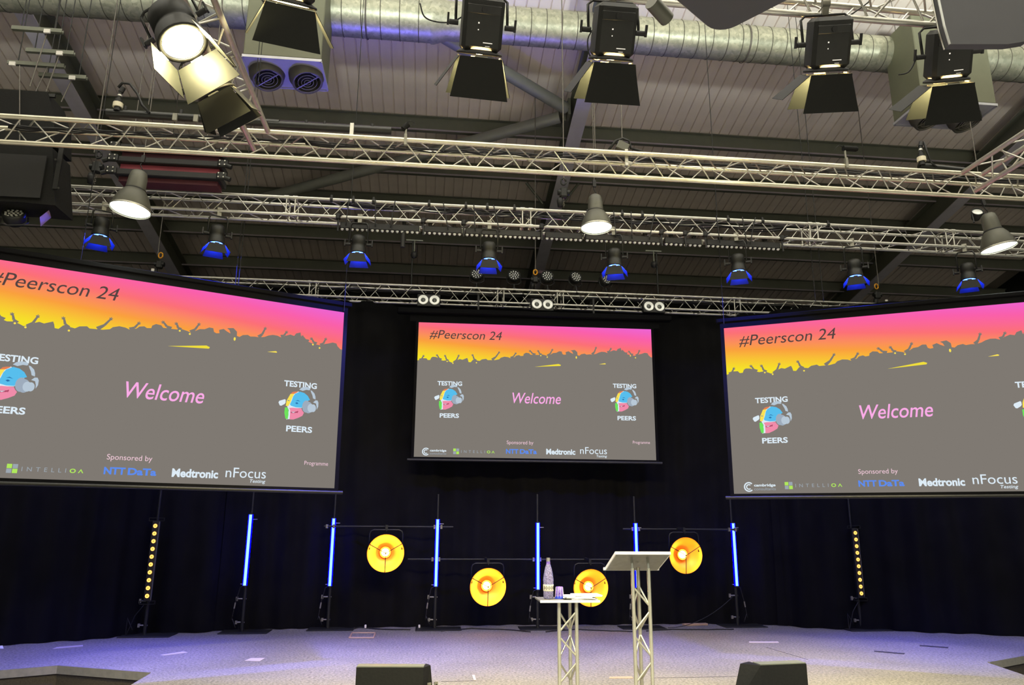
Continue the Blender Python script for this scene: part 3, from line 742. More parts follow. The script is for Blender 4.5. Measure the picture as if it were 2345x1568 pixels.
# gold dish lamps
def dish(px, py, zbar, lab, rr=.29, en=40):
    Yd = 12.2; c = PY(px, py, Yd)
    t = thing('dish_lamp', lab, 'stage light', c, (rad(4), 0, rad(6)))
    mx = Matrix.Rotation(PI/2, 4, 'X')     # local z -> -y (towards hall)
    prof = [(.05, -.15), (.09, -.148), (.14, -.13), (.19, -.10), (.235, -.06), (.27, -.015), (rr-.004, .03)]
    back = [(rr, .03), (.277, -.02), (.242, -.07), (.197, -.11), (.147, -.142), (.09, -.162), (.0001, -.165)]
    obj('reflector', MB().lathe(prof[::-1], 40, mx), 'gold', t, label='glowing gold bowl')
    obj('shell', MB().lathe(back, 40, mx), 'black_metal', t)
    obj('socket_ring', MB().lathe([(.088, -.148), (.09, -.10), (.082, -.098), (.078, -.145)], 24, mx), 'gold', t)
    b = obj('bulb', MB().lathe([(.0001, -.055), (.03, -.058), (.052, -.075), (.06, -.10), (.05, -.13), (.03, -.148)], 18, mx), 'bulb', t, label='white hot bulb')
    m = MB()
    for a in (90+62, 90-60, 270):
        m.cyl((0, -.035, 0), (rr*math.cos(rad(a)), -.03, rr*math.sin(rad(a))), .006, 6)
    m.cyl((0, -.03, 0), (0, -.045, 0), .014, 8)
    obj('spider', m, 'black_paint', t)
    zt = zbar-c.z-.05; w_ = .255
    pts = [(-w_, .03, .05), (-w_, .04, zt-.06), (-w_+.015, .04, zt-.02), (-w_+.06, .04, zt), (w_-.06, .04, zt), (w_-.015, .04, zt-.02), (w_, .04, zt-.06), (w_, .03, .05)]
    obj('yoke', MB().tube(pts, .012, 6), 'black_gloss', t)
    obj('hook_clamp', MB().box((0, .04, zt+.035), (.04, .05, .08)).box((0, .15, zt+.05), (.03, .26, .03)).cyl((0, 0, zt-.01), (0, -.02, zt-.01), .01, 6), 'black_metal', t)
    lamp('POINT', c+Vector((0, -.10, 0)), en, (1, .55, .16), size=.05, name='dish_light')
dish(883, 1266, zA, 'gold dish lamp hanging from the upper left bar', en=1.6)
dish(1117, 1343, zB, 'gold dish lamp hanging low, left of the bottle', en=1.4)
dish(1352, 1345, zB, 'gold dish lamp partly behind the small table', en=1.1)
dish(1569, 1271, zC, 'gold dish lamp at upper right beside the lectern', en=1.1)

# ================================================================== LECTERN AND TABLE
def column(t, x0, y0, z1, sp, pitch, tilt=0, third=(.35, .13)):
    P = [Vector((x0-sp/2, y0, 0)), Vector((x0+sp/2, y0, 0)), Vector((x0-sp/2+sp*third[0], y0+third[1], 0))]
    for p in P: obj('leg', MB().cyl(p, p+Vector((0, 0, z1)), .0145, 12), 'chord_worn', t)
    for (a, b, ph) in ((0, 1, 0), (2, 1, 0), (2, 0, 0)):
        z = .06+ph*pitch; k = 0
        while z+pitch/2 < z1-.02:
            A_, B_ = (P[a], P[b]) if k % 2 == 0 else (P[b], P[a])
            obj('brace', MB().cyl(A_+Vector((0, 0, z)), B_+Vector((0, 0, z+pitch/2-.035)), .0082, 6, caps=False), 'chord_worn', t); z += pitch/2; k += 1
LY = 5.95
a = PY(1410, 1267, LY); b = PY(1535, 1267, LY); c = PY(1391, 1304, LY+.37)
t = thing('lectern', 'silver truss lectern with a grey sloping reading top', 'lectern', (0, 0, 0))
zc = PY(1470, 1301, LY+.05).z
xm = (PY(1450, 1310, LY+.05).x+PY(1487, 1310, LY+.05).x)/2; sp = PY(1487, 1310, LY+.05).x-PY(1450, 1310, LY+.05).x
t.location = (xm, LY+.1, 0)
column(t, 0, -.03, zc, sp, .37, third=(.62, .13))
dz = c.z-a.z; dy = .37; ang = math.atan2(dz, dy); ln = math.hypot(dz, dy)
wd_ = b.x-a.x; mxp = Matrix.Translation(((a.x+b.x)/2-xm, -.1+dy/2, (a.z+c.z)/2)) @ Matrix.Rotation(ang, 4, 'X')
m = MB(); m.box((0, 0, 0), (wd_, ln, .012)); m.v = [mxp @ Vector(v) for v in m.v]; obj('reading_top', m, 'alu_dull', t)
m = MB(); m.box((0, -ln/2+.004, .004), (wd_+.004, .012, .022)); m.box((-wd_/2, 0, .004), (.008, ln, .022)); m.box((wd_/2, 0, .004), (.008, ln, .022)); m.v = [mxp @ Vector(v) for v in m.v]; obj('edge_trim', m, 'white_paint', t)
m = MB(); m.cyl((-wd_/2-.015, ln/2, .006), (wd_/2+.015, ln/2, .006), .013, 8); m.v = [mxp @ Vector(v) for v in m.v]; obj('book_lip', m, 'white_paint', t)
for x in (-sp/2, sp/2): obj('support_rod', MB().cyl((x, -.03, zc-.02), (x-.004, -.03, a.z-.02), .010, 8), 'alu_dull', t)
obj('support_rod', MB().cyl((-sp*.15, .1, zc-.03), (-sp*.15, .1, c.z+.02), .010, 8), 'alu_dull', t)
obj('floor_plate', MB().box((0, .03, .005), (.45, .4, .01), bev=.003), 'alu_dull', t)
TY = 6.0
a = PY(1237, 1377, TY); b = PY(1374, 1377, TY); tz = a.z; dep = .30
xl = PY(1280, 1390, TY+.04).x; xr = PY(1320, 1390, TY+.04).x
t = thing('side_table', 'small silver truss table beside the lectern, bottle standing on it', 'table', ((xl+xr)/2, TY+.1, 0))
column(t, 0, -.06, tz-.01, xr-xl, .37, third=(.78, .12))
xo = (a.x+b.x)/2-(xl+xr)/2
obj('table_top', MB().box((xo, dep/2-.1, tz), (b.x-a.x, dep, .014), bev=.003), 'alu_dull', t)
obj('edge_trim', MB().box((xo, -.1-.003, tz), (b.x-a.x, .006, .018)), 'white_paint', t)
obj('floor_plate', MB().box((0, .0, .005), (.4, .36, .01), bev=.003), 'alu_dull', t)
zt = tz+.007
p = PY(1256, 1372, TY+.13)
t = thing('water_bottle', 'tall tapered glass water bottle with a paper label', 'bottle', (p.x, TY+.13, zt+.001))
obj('glass', MB().lathe([(.0001, 0), (.034, 0), (.039, .008), (.040, .09), (.041, .15), (.036, .19), (.026, .235), (.016, .265), (.0135, .29), (.0001, .291)], 28), 'bottle', t)
obj('paper_label', MB().lathe([(.0405, .06), (.0412, .062), (.0418, .108), (.041, .11)], 28), 'label_paper', t)
m = MB()
for k in range(9): 
    an = rad(-150+k*15); m.box((.0418*math.cos(an), .0418*math.sin(an), .086), (.004, .004, .018 if k % 2 else .03))
obj('label_print', m, 'label_ink', t)
obj('cap', MB().cyl((0, 0, .286), (0, 0, .312), .0145, 14), 'alu', t)
obj('neck_band', MB().lathe([(.0165, .262), (.0155, .284)], 20), 'cup', t)
p = PY(1281, 1371, TY+.15)
t = thing('tumbler', 'short stack of upturned purple tinted tumblers beside the bottle', 'glass', (p.x, TY+.15, zt+.001))
m = MB().lathe([(.036, 0), (.033, .04), (.028, .09), (.0001, .092)], 18); obj('outer_glass', m, 'cup', t)
obj('rim', MB().lathe([(.037, .0), (.0375, .006), (.0345, .02)], 18), 'cup_blue', t)
m = MB()
for k in range(9):
    an = 2*PI*k/9; m.cyl((.036*math.cos(an), .036*math.sin(an), .01), (.0285*math.cos(an), .0285*math.sin(an), .086), .002, 4)
obj('fluting', m, 'lens_white', t)
pl = PY(1288, 1366, TY+.12).x; pr_ = PY(1372, 1366, TY+.12).x
for k in range(7):
    rot = Matrix.Rotation(rad(random.uniform(-9, 9)), 3, 'Z'); m = MB(); wdk = random.uniform(.20, .25)
    m.box(((pl+pr_)/2+random.uniform(-.03, .05), TY+.14, zt+.004+.0045*k), (wdk, .19, .004), rot)
    tag(obj('paper_sheaf', m, 'paper'), 'white paper sheets on the small table, %s layer of the pile' % ['lowest', 'second lowest', 'third lowest', 'middle', 'third from top', 'second from top', 'topmost'][k], 'paper', 'white papers on the small table')

# ================================================================== WEDGE MONITORS
def wedge(px, lab, flip, zt_, Yw, topy):
    a = PY(px[0], topy[0], Yw); b = PY(px[1], topy[1], Yw+(.12 if not flip else -.12)*0)
    t = thing('stage_monitor', lab, 'speaker', ((a.x+b.x)/2, Yw, 0), (0, 0, rad(-5 if not flip else 7)))
    w_ = b.x-a.x; h = a.z
    s = 1 if not flip else -1
    poly = [(0, 0), (.34, 0), (.42, .06), (.14, h), (0, h)]   # profile in y,z
    m = MB(); mx = Matrix(((0, 0, 1, -w_/2), (1, 0, 0, 0), (0, 1, 0, 0), (0, 0, 0, 1)))
    m.prism(poly, w_, mx); obj('cabinet', m, 'speaker_black', t)
    m = MB(); m.box((0, .07, h+.004), (w_, .12, .008)); obj('top_edge', m, 'steel', t)
    x = s*(w_/2)
    pts = [(x, -.001, 0), (x+s*.12, .10, 0)]
    m = MB()
    e1, e2 = (.10, .05) if s > 0 else (.27, .13)
    vs = [(x, 0, 0), (x+s*e1, .12, 0), (x+s*e2, .12, h), (x, 0, h), (x, .3, 0), (x, .2, h)]
    m.add(vs, [(0, 1, 2, 3), (1, 4, 5, 2), (3, 2, 5)] if s > 0 else [(3, 2, 1, 0), (2, 5, 4, 1), (5, 2, 3)]); obj('side_panel', m, 'speaker_black', t)
    for k in range(2):
        c = Vector((x+s*(.05+.055*k), .04+.05*k, h-.16))
        m = MB().box(c, (.035, .012, .06), Matrix.Rotation(s*rad(43), 3, 'Z')); hd = obj('socket_plate', m, 'alu_dull', t)
        obj('socket', MB().cyl(c, c+Vector((s*.006, -.01, 0)), .012, 8), 'dark_hole', hd)
    return t
wedge((815, 970), 'black wedge stage monitor at the bottom edge, left of the small table', False, .3, 7.0, (1529, 1536))
wedge((1739, 1850), 'black wedge stage monitor at the bottom edge, right of the lectern', True, .3, 6.7, (1522, 1514))

# ================================================================== STAGE FLOOR DETAILS
def patch(px, z, m, lab, cat, name):
    P = [PZ(*q) for q in px]; mb = MB(); mb.prism([(p.x, p.y) for p in P], .004, Matrix.Translation((0, 0, z))); return tag(obj(name, mb, m), lab, cat)
def lid(p4, lab):
    P = [PZ(*q) for q in p4]; m = MB()
    for i in range(4):
        a_, b_ = P[i], P[(i+1) % 4]; m.cyl(a_+Vector((0, 0, .006)), b_+Vector((0, 0, .006)), .014, 5)
    t = tag(obj('floor_box_frame', m, 'wood_tape'), lab, 'floor box')
    mm = MB(); mm.prism([(p.x, p.y) for p in P], .005); obj('lid', mm, 'carpet', t)
lid([(800, 1461), (855, 1461), (859, 1450), (806, 1450)], 'floor socket lid with a shiny frame below the upper left gold lamp')
patch([(1716, 1472), (1784, 1472), (1782, 1469), (1715, 1469)], .001, 'tape', 'short pale tape strip on the carpet right of the lectern', 'tape', 'floor_tape')
patch([(366, 1500), (376, 1501), (430, 1494), (420, 1492)], .001, 'tape', 'short pale tape strip on the carpet near the left steps', 'tape', 'floor_tape')
patch([(560, 1513), (595, 1514), (607, 1507), (575, 1507)], .001, 'tape', 'pale tape square on the blue lit carpet at left', 'tape', 'floor_tape')
patch([(120, 1486), (190, 1480), (190, 1477), (130, 1482)], .001, 'tape', 'faint pale tape strip close to the left curtain', 'tape', 'floor_tape')
patch([(1395, 1553), (1450, 1553), (1446, 1549), (1396, 1550)], .001, 'wood_tape', 'yellowish tape piece on the carpet between table and lectern', 'tape', 'floor_tape')
patch([(2107, 1477), (2172, 1482), (2170, 1484), (2106, 1479)], .001, 'tape_dark', 'thin dark tape line on the carpet at right', 'tape', 'floor_tape')
patch([(2002, 1490), (2072, 1496), (2070, 1498), (2002, 1492)], .001, 'tape_dark', 'thin dark tape line on the carpet in front of the amber strip', 'tape', 'floor_tape')
patch([(1081, 1546), (1087, 1546), (1090, 1557), (1085, 1557)], .001, 'tape', 'tiny pale scrap on the carpet beside the left wedge', 'scrap', 'floor_tape')
patch([(0, 1479), (0, 1485), (8, 1485), (6, 1478)], .001, 'paper', 'small white scrap by the left curtain at the frame edge', 'scrap', 'paper_scrap')
for (x0, y0, x1, y1, lab) in ((1500, 1552, 1695, 1549, 'straight carpet seam right of the lectern'), (1755, 1482, 1850, 1510, 'slanting carpet seam behind the right wedge'), (1010, 1560, 1090, 1559, 'short carpet seam beside the left wedge')):
    a, b = PZ(x0, y0), PZ(x1, y1); tag(obj('carpet_seam', MB().cyl(a, b, .004, 4), 'tape_dark'), lab, 'seam')
p = PZ(1592, 1432)
tag(obj('wooden_board', MB().box((p.x, p.y, .02), (.42, .08, .03), Matrix.Rotation(.1, 3, 'Z')), 'wood_tape'), 'short pale wooden board on the floor at the back curtain', 'board')
for (x, y, lab, mm) in ((837, 1438, 'small white plug on the floor below the upper left gold lamp', 'white_paint'), (960, 1438, 'small white plug on the floor near the third blue tube', 'white_paint'), (1912, 1438, 'small box with a white light beside the right amber strip', 'black_paint'), (845, 1430, 'white cable connector standing up at the back curtain', 'white_paint')):
    p = PZ(x, y); t = tag(obj('floor_plug', MB().box(p+Vector((0, -.03, .03)), (.09 if mm == 'black_paint' else .03, .05, .05), bev=.006), mm), lab, 'plug')
    if mm == 'black_paint': obj('indicator_light', MB().box(p+Vector((0, -.058, .03)), (.05, .004, .015)), 'white_glow', t)
def fcable(pts, lab, r=.009, m='cable'):
    P = [PZ(x, y, .01) for x, y in pts]; q = []
    for i in range(len(P)-1):
        for k in range(5):
            q.append(P[i].lerp(P[i+1], k/5)+Vector((0, .02*math.sin(i*3+k), 0)))
    q.append(P[-1]); return tag(obj('floor_cable', MB().tube(q, r, 5), m), lab, 'cable')
fcable([(770, 1441), (800, 1440), (825, 1436), (870, 1440), (940, 1441)], 'black cable on the floor below the upper left gold lamp')
fcable([(1010, 1444), (1080, 1438), (1160, 1441), (1215, 1446)], 'black cable on the floor between the third and fourth blue tubes')
fcable([(1250, 1446), (1320, 1440), (1400, 1444), (1450, 1445)], 'black cable on the floor behind the small table')
fcable([(1480, 1444), (1540, 1440), (1620, 1441), (1680, 1440)], 'black cable on the floor behind the lectern')
a = PZ(1530, 1437, .03); b = PY(1680, 1364, 12.5)
tag(obj('slack_cable', MB().tube(sag(a, b, .12), .006, 5), 'cable'), 'slack black cable rising from the floor to the rightmost tube stand', 'cable')

# ================================================================== SPOTLIGHTS
def spot_model(lab, loc, rot, w, L, leafL, lens, body_m='black_metal', round_=False, open_=(22, 22, 22, 22), grp=None, yk=.3):
    """fixture pointing along local -Z, origin at the centre of the body"""
    t = thing('stage_spotlight', lab, 'spotlight', loc, rot, grp)
    if round_:
        m = MB().lathe([(.0001, L/2), (w*.36, L/2), (w*.44, L/2-.03), (w*.44, 0), (w*.40, -.01), (w*.46, -L*.2), (w*.5, -L/2)], 24); obj('body', m, body_m, t)
    else:
        m = MB().box((0, 0, .005), (w*.86, w*.76, L-.01), bev=.03); obj('body', m, body_m, t)
        m = MB()
        for k in range(4): m.box((0, -w*.375, L*.40-k*.022), (w*.6, .01, .008))
        for k in range(3): m.box((0, w*.1-k*.05, L*.48), (w*.66, .012, .018))
        obj('cooling_fins', m, 'black_paint', t)
        m = MB().box((0, -w*.38, L*.26), (w*.72, .012, L*.16), bev=.004); bp = obj('rear_panel', m, 'black_gloss', t)
        obj('socket', MB().cyl((0, -w*.38, L*.26), (0, -w*.38-.02, L*.26), .022, 10), 'black_paint', bp)
        m = MB().box((w*.12, -w*.372, -L*.32), (w*.20, .006, .006)).box((w*.12, -w*.372, -L*.38), (w*.10, .006, .003)); obj('lit_slot', m, 'white_glow', t, label='glowing slot')  # lamp light showing through gaps, put in as glowing strips
        m = MB().box((-w*.1, -w*.372, L*.02), (.011, .006, .011)).box((-w*.1, -w*.372, -L*.1), (.008, .006, .008)); obj('lit_screw_hole', m, 'white_glow', t, label='small bright holes')  # leaking lamp light again, as small glowing squares
    obj('front_ring', MB().lathe([(w*.40, -L/2+.02), (w*.5, -L/2+.0), (w*.5, -L/2-.014), (w*.42, -L/2-.014)], 24), 'black_paint', t)
    obj('lens', MB().lathe([(.0001, -L/2-.012), (w*.40, -L/2-.006)], 24), lens, t, label='glowing lens')
    z = -L/2-.035
    for k in range(4):
        if open_[k] > 120: continue
        a = k*PI/2; o_ = rad(open_[k]); b0 = w*.45; b1 = w*.62 if k % 2 == 0 else w*.5
        h = leafL if k % 2 == 0 else leafL*.92
        mb = MB(); th = .004
        tp = [(-b0, 0), (b0, 0), (b1, -h), (-b1, -h)]
        mx = Matrix.Rotation(a, 4, 'Z') @ Matrix.Translation((0, -w*.47, z)) @ Matrix.Rotation(-o_, 4, 'X') @ Matrix(((1, 0, 0, 0), (0, 0, 1, 0), (0, 1, 0, 0), (0, 0, 0, 1)))
        mb.prism(tp, th, mx); lf = obj('barn_door', mb, 'leaf', t)
        mb = MB()
        mb.cyl(mx @ Vector((-.3*b0, .006, 0)), mx @ Vector((.3*b0, .006, 0)), .007, 6)
        obj('hinge', mb, 'alu_dull', lf)
    ww = w*.56
    pts = [(-ww, 0, 0), (-ww, .0, yk*.85), (-ww*.8, 0, yk), (ww*.8, 0, yk), (ww, 0, yk*.85), (ww, 0, 0)]
    from mathutils import Euler
    ul = Euler(rot).to_matrix().inverted() @ Vector((0, 0, 1)); ul.x = 0; ul.normalize(); yx = Vector((1, 0, 0)); yy = ul.cross(yx)
    rx_ = Matrix((yx, yy, ul)).transposed()
    obj('yoke', MB().tube([rx_ @ Vector(p_) for p_ in pts], .011, 6), 'black_gloss', t)
    for s in (-1, 1): obj('yoke_knob', MB().cyl((s*ww*.9, 0, 0), (s*(ww+.05), 0, 0), .02, 8).box((s*(ww+.06), 0, .02), (.015, .03, .09)), 'black_paint', t)
    top = rx_ @ Vector((0, 0, yk))
    obj('hook_clamp', MB().box(top+Vector((0, 0, .04)), (.05, .04, .08)).cyl(top+Vector((-.03, 0, .09)), top+Vector((.03, 0, .09)), .035, 10), 'alu_dull', t)
    return t
def aim(loc, rx_, rz):      # world direction of local -Z
    return Matrix.Rotation(rz, 3, 'Z') @ Matrix.Rotation(rx_, 3, 'X') @ Vector((0, 0, -1))
FR = [((672, -58), 14, 'large black spotlight with open barn doors at the top edge, left', .40, .30),
      ((1103, 58), 4, 'second warm black spotlight from the left on the top truss', .36, .31),
      ((1405, 72), 0, 'warm black spotlight with barn doors above the lectern side', .36, .31),
      ((1896, 100), -12, 'warm black spotlight with side barn door swung out, upper right', .35, .30),
      ((2172, 124), -18, 'rightmost warm black spotlight below the grey pendant housing', .35, .31)]
for i, ((px, py), rz, lab, w, lf) in enumerate(FR):
    loc = PY(px, py, 5.0); rx_ = rad(34)
    spot_model(lab, loc, (rx_, 0, rad(rz)), w, .40, lf, 'warm_lens', open_=[(14, 35, 20, 25), (14, 16, 20, 34), (13, 10, 20, 34), (14, 3, 20, 50), (12, 2, 20, 52)][i], yk=.27)
    d = aim(loc, rx_, rad(rz)); tgt = loc+d*6
    lamp('SPOT', loc+d*.24, 1900, WARM, tgt, .12, 42, .8, 'spotlight_beam')
    lamp('SPOT', loc+d*.222, 260, WARM, tgt, .05, 170, .1, 'spotlight_spill')
# lit spotlight on the left running truss, shining towards us, and the dark one below it
def camrot(aim_, xdir):      # aim and x axis given as right, up, forward mixes
    z = -(Vector(rgt)*aim_[0]+Vector(upv)*aim_[1]+Vector(fwd)*aim_[2]).normalized()
    x = Vector(rgt)*xdir[0]+Vector(upv)*xdir[1]; x = (x-z*x.dot(z)).normalized(); y = z.cross(x)
    return Matrix((x, y, z)).transposed().to_euler(), -z
loc = PY(402, 62, 4.85); e_, d_ = camrot((.46, -.80, -.30), (.86, .5))
spot_model('brightly lit warm spotlight facing the camera at upper left', loc, e_, .35, .30, .26, 'warm_hot', round_=True, open_=(150, 16, 14, 12), yk=.26)
lamp('SPOT', loc+d_*.24, 130, WARM, loc+d_*3, .1, 100, .6, 'spotlight_beam')
lamp('POINT', loc+d_*.24, 110, WARM, size=.04, name='spotlight_spill')
loc = PY(476, 178, 5.6); e_, d_ = camrot((.45, -.85, .22), (.88, .45))
spot_model('unlit black spotlight hanging below the bright one at upper left', loc, e_, .32, .26, .25, 'lens_glass', open_=(10, 16, 10, 16), yk=.25)

# blue spotlights under the second truss
BL = [(232, 520), (497, 537), (821, 560), (1120, 575), (1407, 590), (1690, 602), (1957, 614), (2216, 622)]
BW = ['leftmost', 'second from left', 'third from left', 'fourth from left', 'fifth from left', 'third from right', 'second from right', 'rightmost']
zblue = T2Z-.235-.27
for i, (px, py) in enumerate(BL):
    q = PY(px, py, T2Y+.01); loc = Vector((q.x, T2Y+.01, q.z)); rz = [30, 24, 0, 0, -18, -24, -30, -34][i]
    spot_model('small blue-glowing spotlight under the second truss, %s' % BW[i], loc, (rad(-2), 0, rad(rz)), .20, .23, .13, 'blue_lens', round_=True, open_=(12, 38, 42, 38), yk=max(.12, T2Z-.235-loc.z-.07))
    lamp('SPOT', loc+Vector((0, 0, -.16)), 1500*(1.25, 1.4, 1.3, .7, .6, .7, 1.0, 1.0)[i], (.10, .10, 1.0), loc+Vector((0, .62, -4)), .06, 50, .9, 'blue_beam')
    lamp('SPOT', loc+Vector((0, 0, -.145)), 150, (.01, .03, 1.0), loc+Vector((0, 0, -2)), .02, 172, .1, 'blue_spill')

# LED bars under the second truss
segs = [(778, 961, 16), (966, 1058, 8), (1064, 1239, 16), (1247, 1334, 8), (1339, 1512, 16), (1520, 1607, 8), (1616, 1786, 16)]
Yb = T2Y+.05
lensme = MB().lathe([(.0001, -.024), (.013, -.021), (.021, -.009), (.0225, 0)], 12).mesh('lens', 'lens_white')
for i, (x0, x1, n_) in enumerate(segs):
    ya = 524+(x0-778)*.0465; yb_ = 524+(x1-778)*.0465
    a = PY(x0, ya, Yb); b = PY(x1, yb_, Yb); w_ = b.x-a.x; z = (a.z+b.z)/2
    t = thing('led_bar', '%s black light bar under the second truss, %s from the left' % ('long' if n_ == 16 else 'short', ['first', 'second', 'third', 'fourth', 'fifth', 'sixth', 'seventh'][i]), 'light bar', ((a.x+b.x)/2, Yb, z))
    obj('housing', MB().box((0, 0, .045), (w_-.012, .07, .085), bev=.008), 'black_paint', t)
    obj('side_plate', MB().box((w_/2-.01, 0, .04), (.035, .05, .06)), 'steel', t)
    for k in range(n_):
        link('lens', lensme, t, (-w_/2+w_*(k+.5)/n_, -.012, .0))
    for s in (-.3, .3):
        m = MB().box((s*w_, 0, .12), (.02, .03, .08)).cyl((s*w_-.02, 0, .1), (s*w_+.05, 0, .1), .008, 6).box((s*w_, 0, T2Z-.235-z-.0), (.05, .06, .06)).cyl((s*w_, 0, .12), (s*w_, 0, T2Z-.235-z), .009, 6)
        obj('hanging_bracket', m, 'black_metal', t)

# LED pars on the third truss + left one
def par(lab, loc, rot, r=.115, stand=.2, m_ring='black_metal'):
    t = thing('led_par', lab, 'stage light', loc, rot)
    mx = Matrix.Rotation(PI/2, 4, 'X')
    obj('housing', MB().lathe([(.0001, -.12), (r*.6, -.12), (r*.95, -.06), (r, 0), (r, .03), (r*.9, .035), (r*.88, .012), (.0001, .01)], 24, mx), m_ring, t)
    m = MB()
    for rr, n_ in ((.0, 1), (r*.36, 6), (r*.68, 11)):
        for k in range(n_):
            an = 2*PI*k/n_; c = Vector((rr*math.cos(an), -.014, rr*math.sin(an)))
            m.cyl(c, c+Vector((0, -.012, 0)), r*.105, 8)
    o = obj('lens_cluster', m, 'lens_white', t); o['kind'] = 'stuff'
    obj('yoke', MB().tube([(-r*1.1, .04, 0), (-r*1.1, .04, -r*1.0), (-r*.6, .04, -r*1.4), (r*.6, .04, -r*1.4), (r*1.1, .04, -r*1.0), (r*1.1, .04, 0)], .008, 5), 'black_paint', t)
    if stand: obj('foot', MB().cyl((0, .04, -r*1.4), (0, .04, -r*1.4-stand), .014, 8).box((0, .04, -r*1.4-stand), (.05, .05, .06)), 'black_paint', t)
    return t
for i, (px, py, rz) in enumerate(((1092, 628, -6), (1177, 631, 0), (1253, 633, 4), (1318, 635, 18), (1386, 640, 30))):
    q = PY(px, py, T3Y+.05)
    par('round many-lensed lamp standing on the rear truss, %s' % ['leftmost of five', 'second of five', 'middle of five', 'fourth of five', 'rightmost of five, turned aside'][i], q, (rad(-16), 0, rad(rz)), .115, max(.03, q.z-.16-T3Z))
par('round black lamp of white lenses under the big loudspeaker at left', PY(32, 492, 8.2), (rad(-42), rad(-12), rad(20)), .115, 0)
# twin blinders
for i, (px, py) in enumerate(((982, 687), (1242, 697), (1498, 702))):
    q = PY(px, py, T3Y-.16); t = thing('twin_lamp', 'pair of round white lamps in a black box on rear truss, %s' % ['left', 'middle', 'right'][i], 'stage light', q, (rad(-8), 0, 0))
    mx = Matrix.Rotation(PI/2, 4, 'X')
    obj('box', MB().box((0, .05, 0), (.40, .1, .23), bev=.01), 'black_paint', t)
    for s in (-1, 1):
        c = Matrix.Translation((s*.098, 0, 0)) @ mx
        l = obj('lamp', MB().lathe([(.090, .0), (.092, .012), (.080, .018), (.06, .003), (.05, .008), (.04, .003)], 22, c), 'lens_white', t)
        obj('bulb', MB().lathe([(.042, .002), (.032, .018), (.0001, .026)], 16, c), 'lens_glass', l)

# ================================================================== HIGH-BAY LAMPS
def highbay(px, py, rpx, rot, lab, Yl, wx):
    q = PY(px, py, Yl); sc = rpx
    t = thing('high_bay_lamp', lab, 'pendant lamp', q, rot)
    r = sc
    obj('reflector', MB().lathe([(r, 0), (r*.99, .02), (r*.9, r*.45), (r*.74, r*.85), (r*.55, r*1.12), (r*.48, r*1.18)], 32), 'lamp_grey', t)
    obj('rim', MB().lathe([(r*1.0, -.004), (r*1.02, .008), (r, .018)], 32), 'alu', t)
    obj('glowing_opening', MB().lathe([(.0001, .02), (r*.97, .012)], 32), 'bay_glow', t, label='blazing white opening')
    obj('gear_housing', MB().lathe([(r*.50, r*1.18), (r*.46, r*1.9), (r*.4, r*2.2), (r*.28, r*2.3), (.0001, r*2.32)], 24), 'lamp_grey', t)
    obj('collar', MB().lathe([(r*.55, r*1.12), (r*.56, r*1.17), (r*.5, r*1.22)], 24), 'black_paint', t)
    z = r*2.32
    obj('hook', MB().tube([(0, 0, z), (.02, 0, z+.03), (0, 0, z+.06), (-.015, 0, z+.09), (0, 0, z+.12)], .006, 5).box((0, 0, z+.16), (.04, .03, .09)), 'black_paint', t)
    R_ = Matrix.LocRotScale(q, None, None)
    top = q+(Matrix.Rotation(rot[1], 3, 'Y') @ Matrix.Rotation(rot[0], 3, 'X')) @ Vector((0, 0, z+.2))
    obj_ = tag(obj('suspension_wire', MB().cyl(top, (top.x, top.y, DECK-SLOPE*top.y), .005, 5), 'wire'), 'thin wire up to the roof from the '+lab.split(',')[0].replace('grey bell shaped pendant lamp ', 'pendant lamp '), 'wire')
    lamp('SPOT', q+Vector((0, 0, -.03)), 60, COOL, q+Vector((0, 0, -3)), r*.8, 130, .8, 'high_bay_beam')
highbay(298, 481, .215, (rad(-4), rad(4), 0), 'grey bell shaped pendant lamp at left, tilted in front of the second truss', 8.2, 0)
highbay(1366, 522, .192, (rad(-2), rad(-1), 0), 'grey bell shaped pendant lamp in the middle, above the light bars', 8.4, 0)
highbay(2288, 568, .208, (rad(-2), rad(-9), 0), 'grey bell shaped pendant lamp at right, near the frame edge', 8.2, 0)

# ================================================================== GREY PENDANT HOUSINGS (top right)
def rsq(h, r, n=6, hy=None):
    hy = hy or h; out = []
    for cx_, cy_, a0 in ((h-r, hy-r, 0), (-(h-r), hy-r, 90), (-(h-r), -(hy-r), 180), (h-r, -(hy-r), 270)):
        for k in range(n+1):
            a = rad(a0+90*k/n); out.append((cx_+r*math.cos(a), cy_+r*math.sin(a)))
    return out
def pendant(corner_px, Yc, h, rotz, lab, r):
    q = PY(*corner_px, Yc)     # far corner of the underside
    cz = Matrix.Rotation(rotz, 3, 'Z') @ Vector((h-r*.3, h-r*.3, 0))
    t = thing('pendant_housing', lab, 'pendant', q-cz, (0, 0, rotz))
    obj('underside', MB().prism(rsq(h, r), .05), 'grey_housing', t)
    m = MB().prism(rsq(h*.93, r), .16, Matrix.Translation((0, 0, .05))); obj('body', m, 'grey_housing', t)
    pts = [(x*1.005, y*1.005, .012) for x, y in rsq(h, r)]; pts.append(pts[0])
    obj('bright_rim', MB().tube(pts, .007, 5), 'alu', t)
    for s in (-1, 1): obj('hanger', MB().cyl((s*h*.5, 0, .2), (s*h*.5, 0, 5.0), .008, 5), 'wire', t)
pendant((1650, 68), 3.75, .42, rad(38), 'smooth grey pointed pendant housing at the top edge, right of centre', .12)
_pd = bpy.data.objects['pendant_housing']; a_ = PY(1492, 4, 4.0)-_pd.location; b_ = PY(1528, 44, 4.1)-_pd.location; ri_ = Matrix.Rotation(-rad(38), 3, 'Z')
obj('side_cylinder', MB().cyl(ri_ @ a_, ri_ @ b_, .05, 14), 'lamp_grey', _pd)
Yp_ = 4.15; q = PY(2176, 101, Yp_)
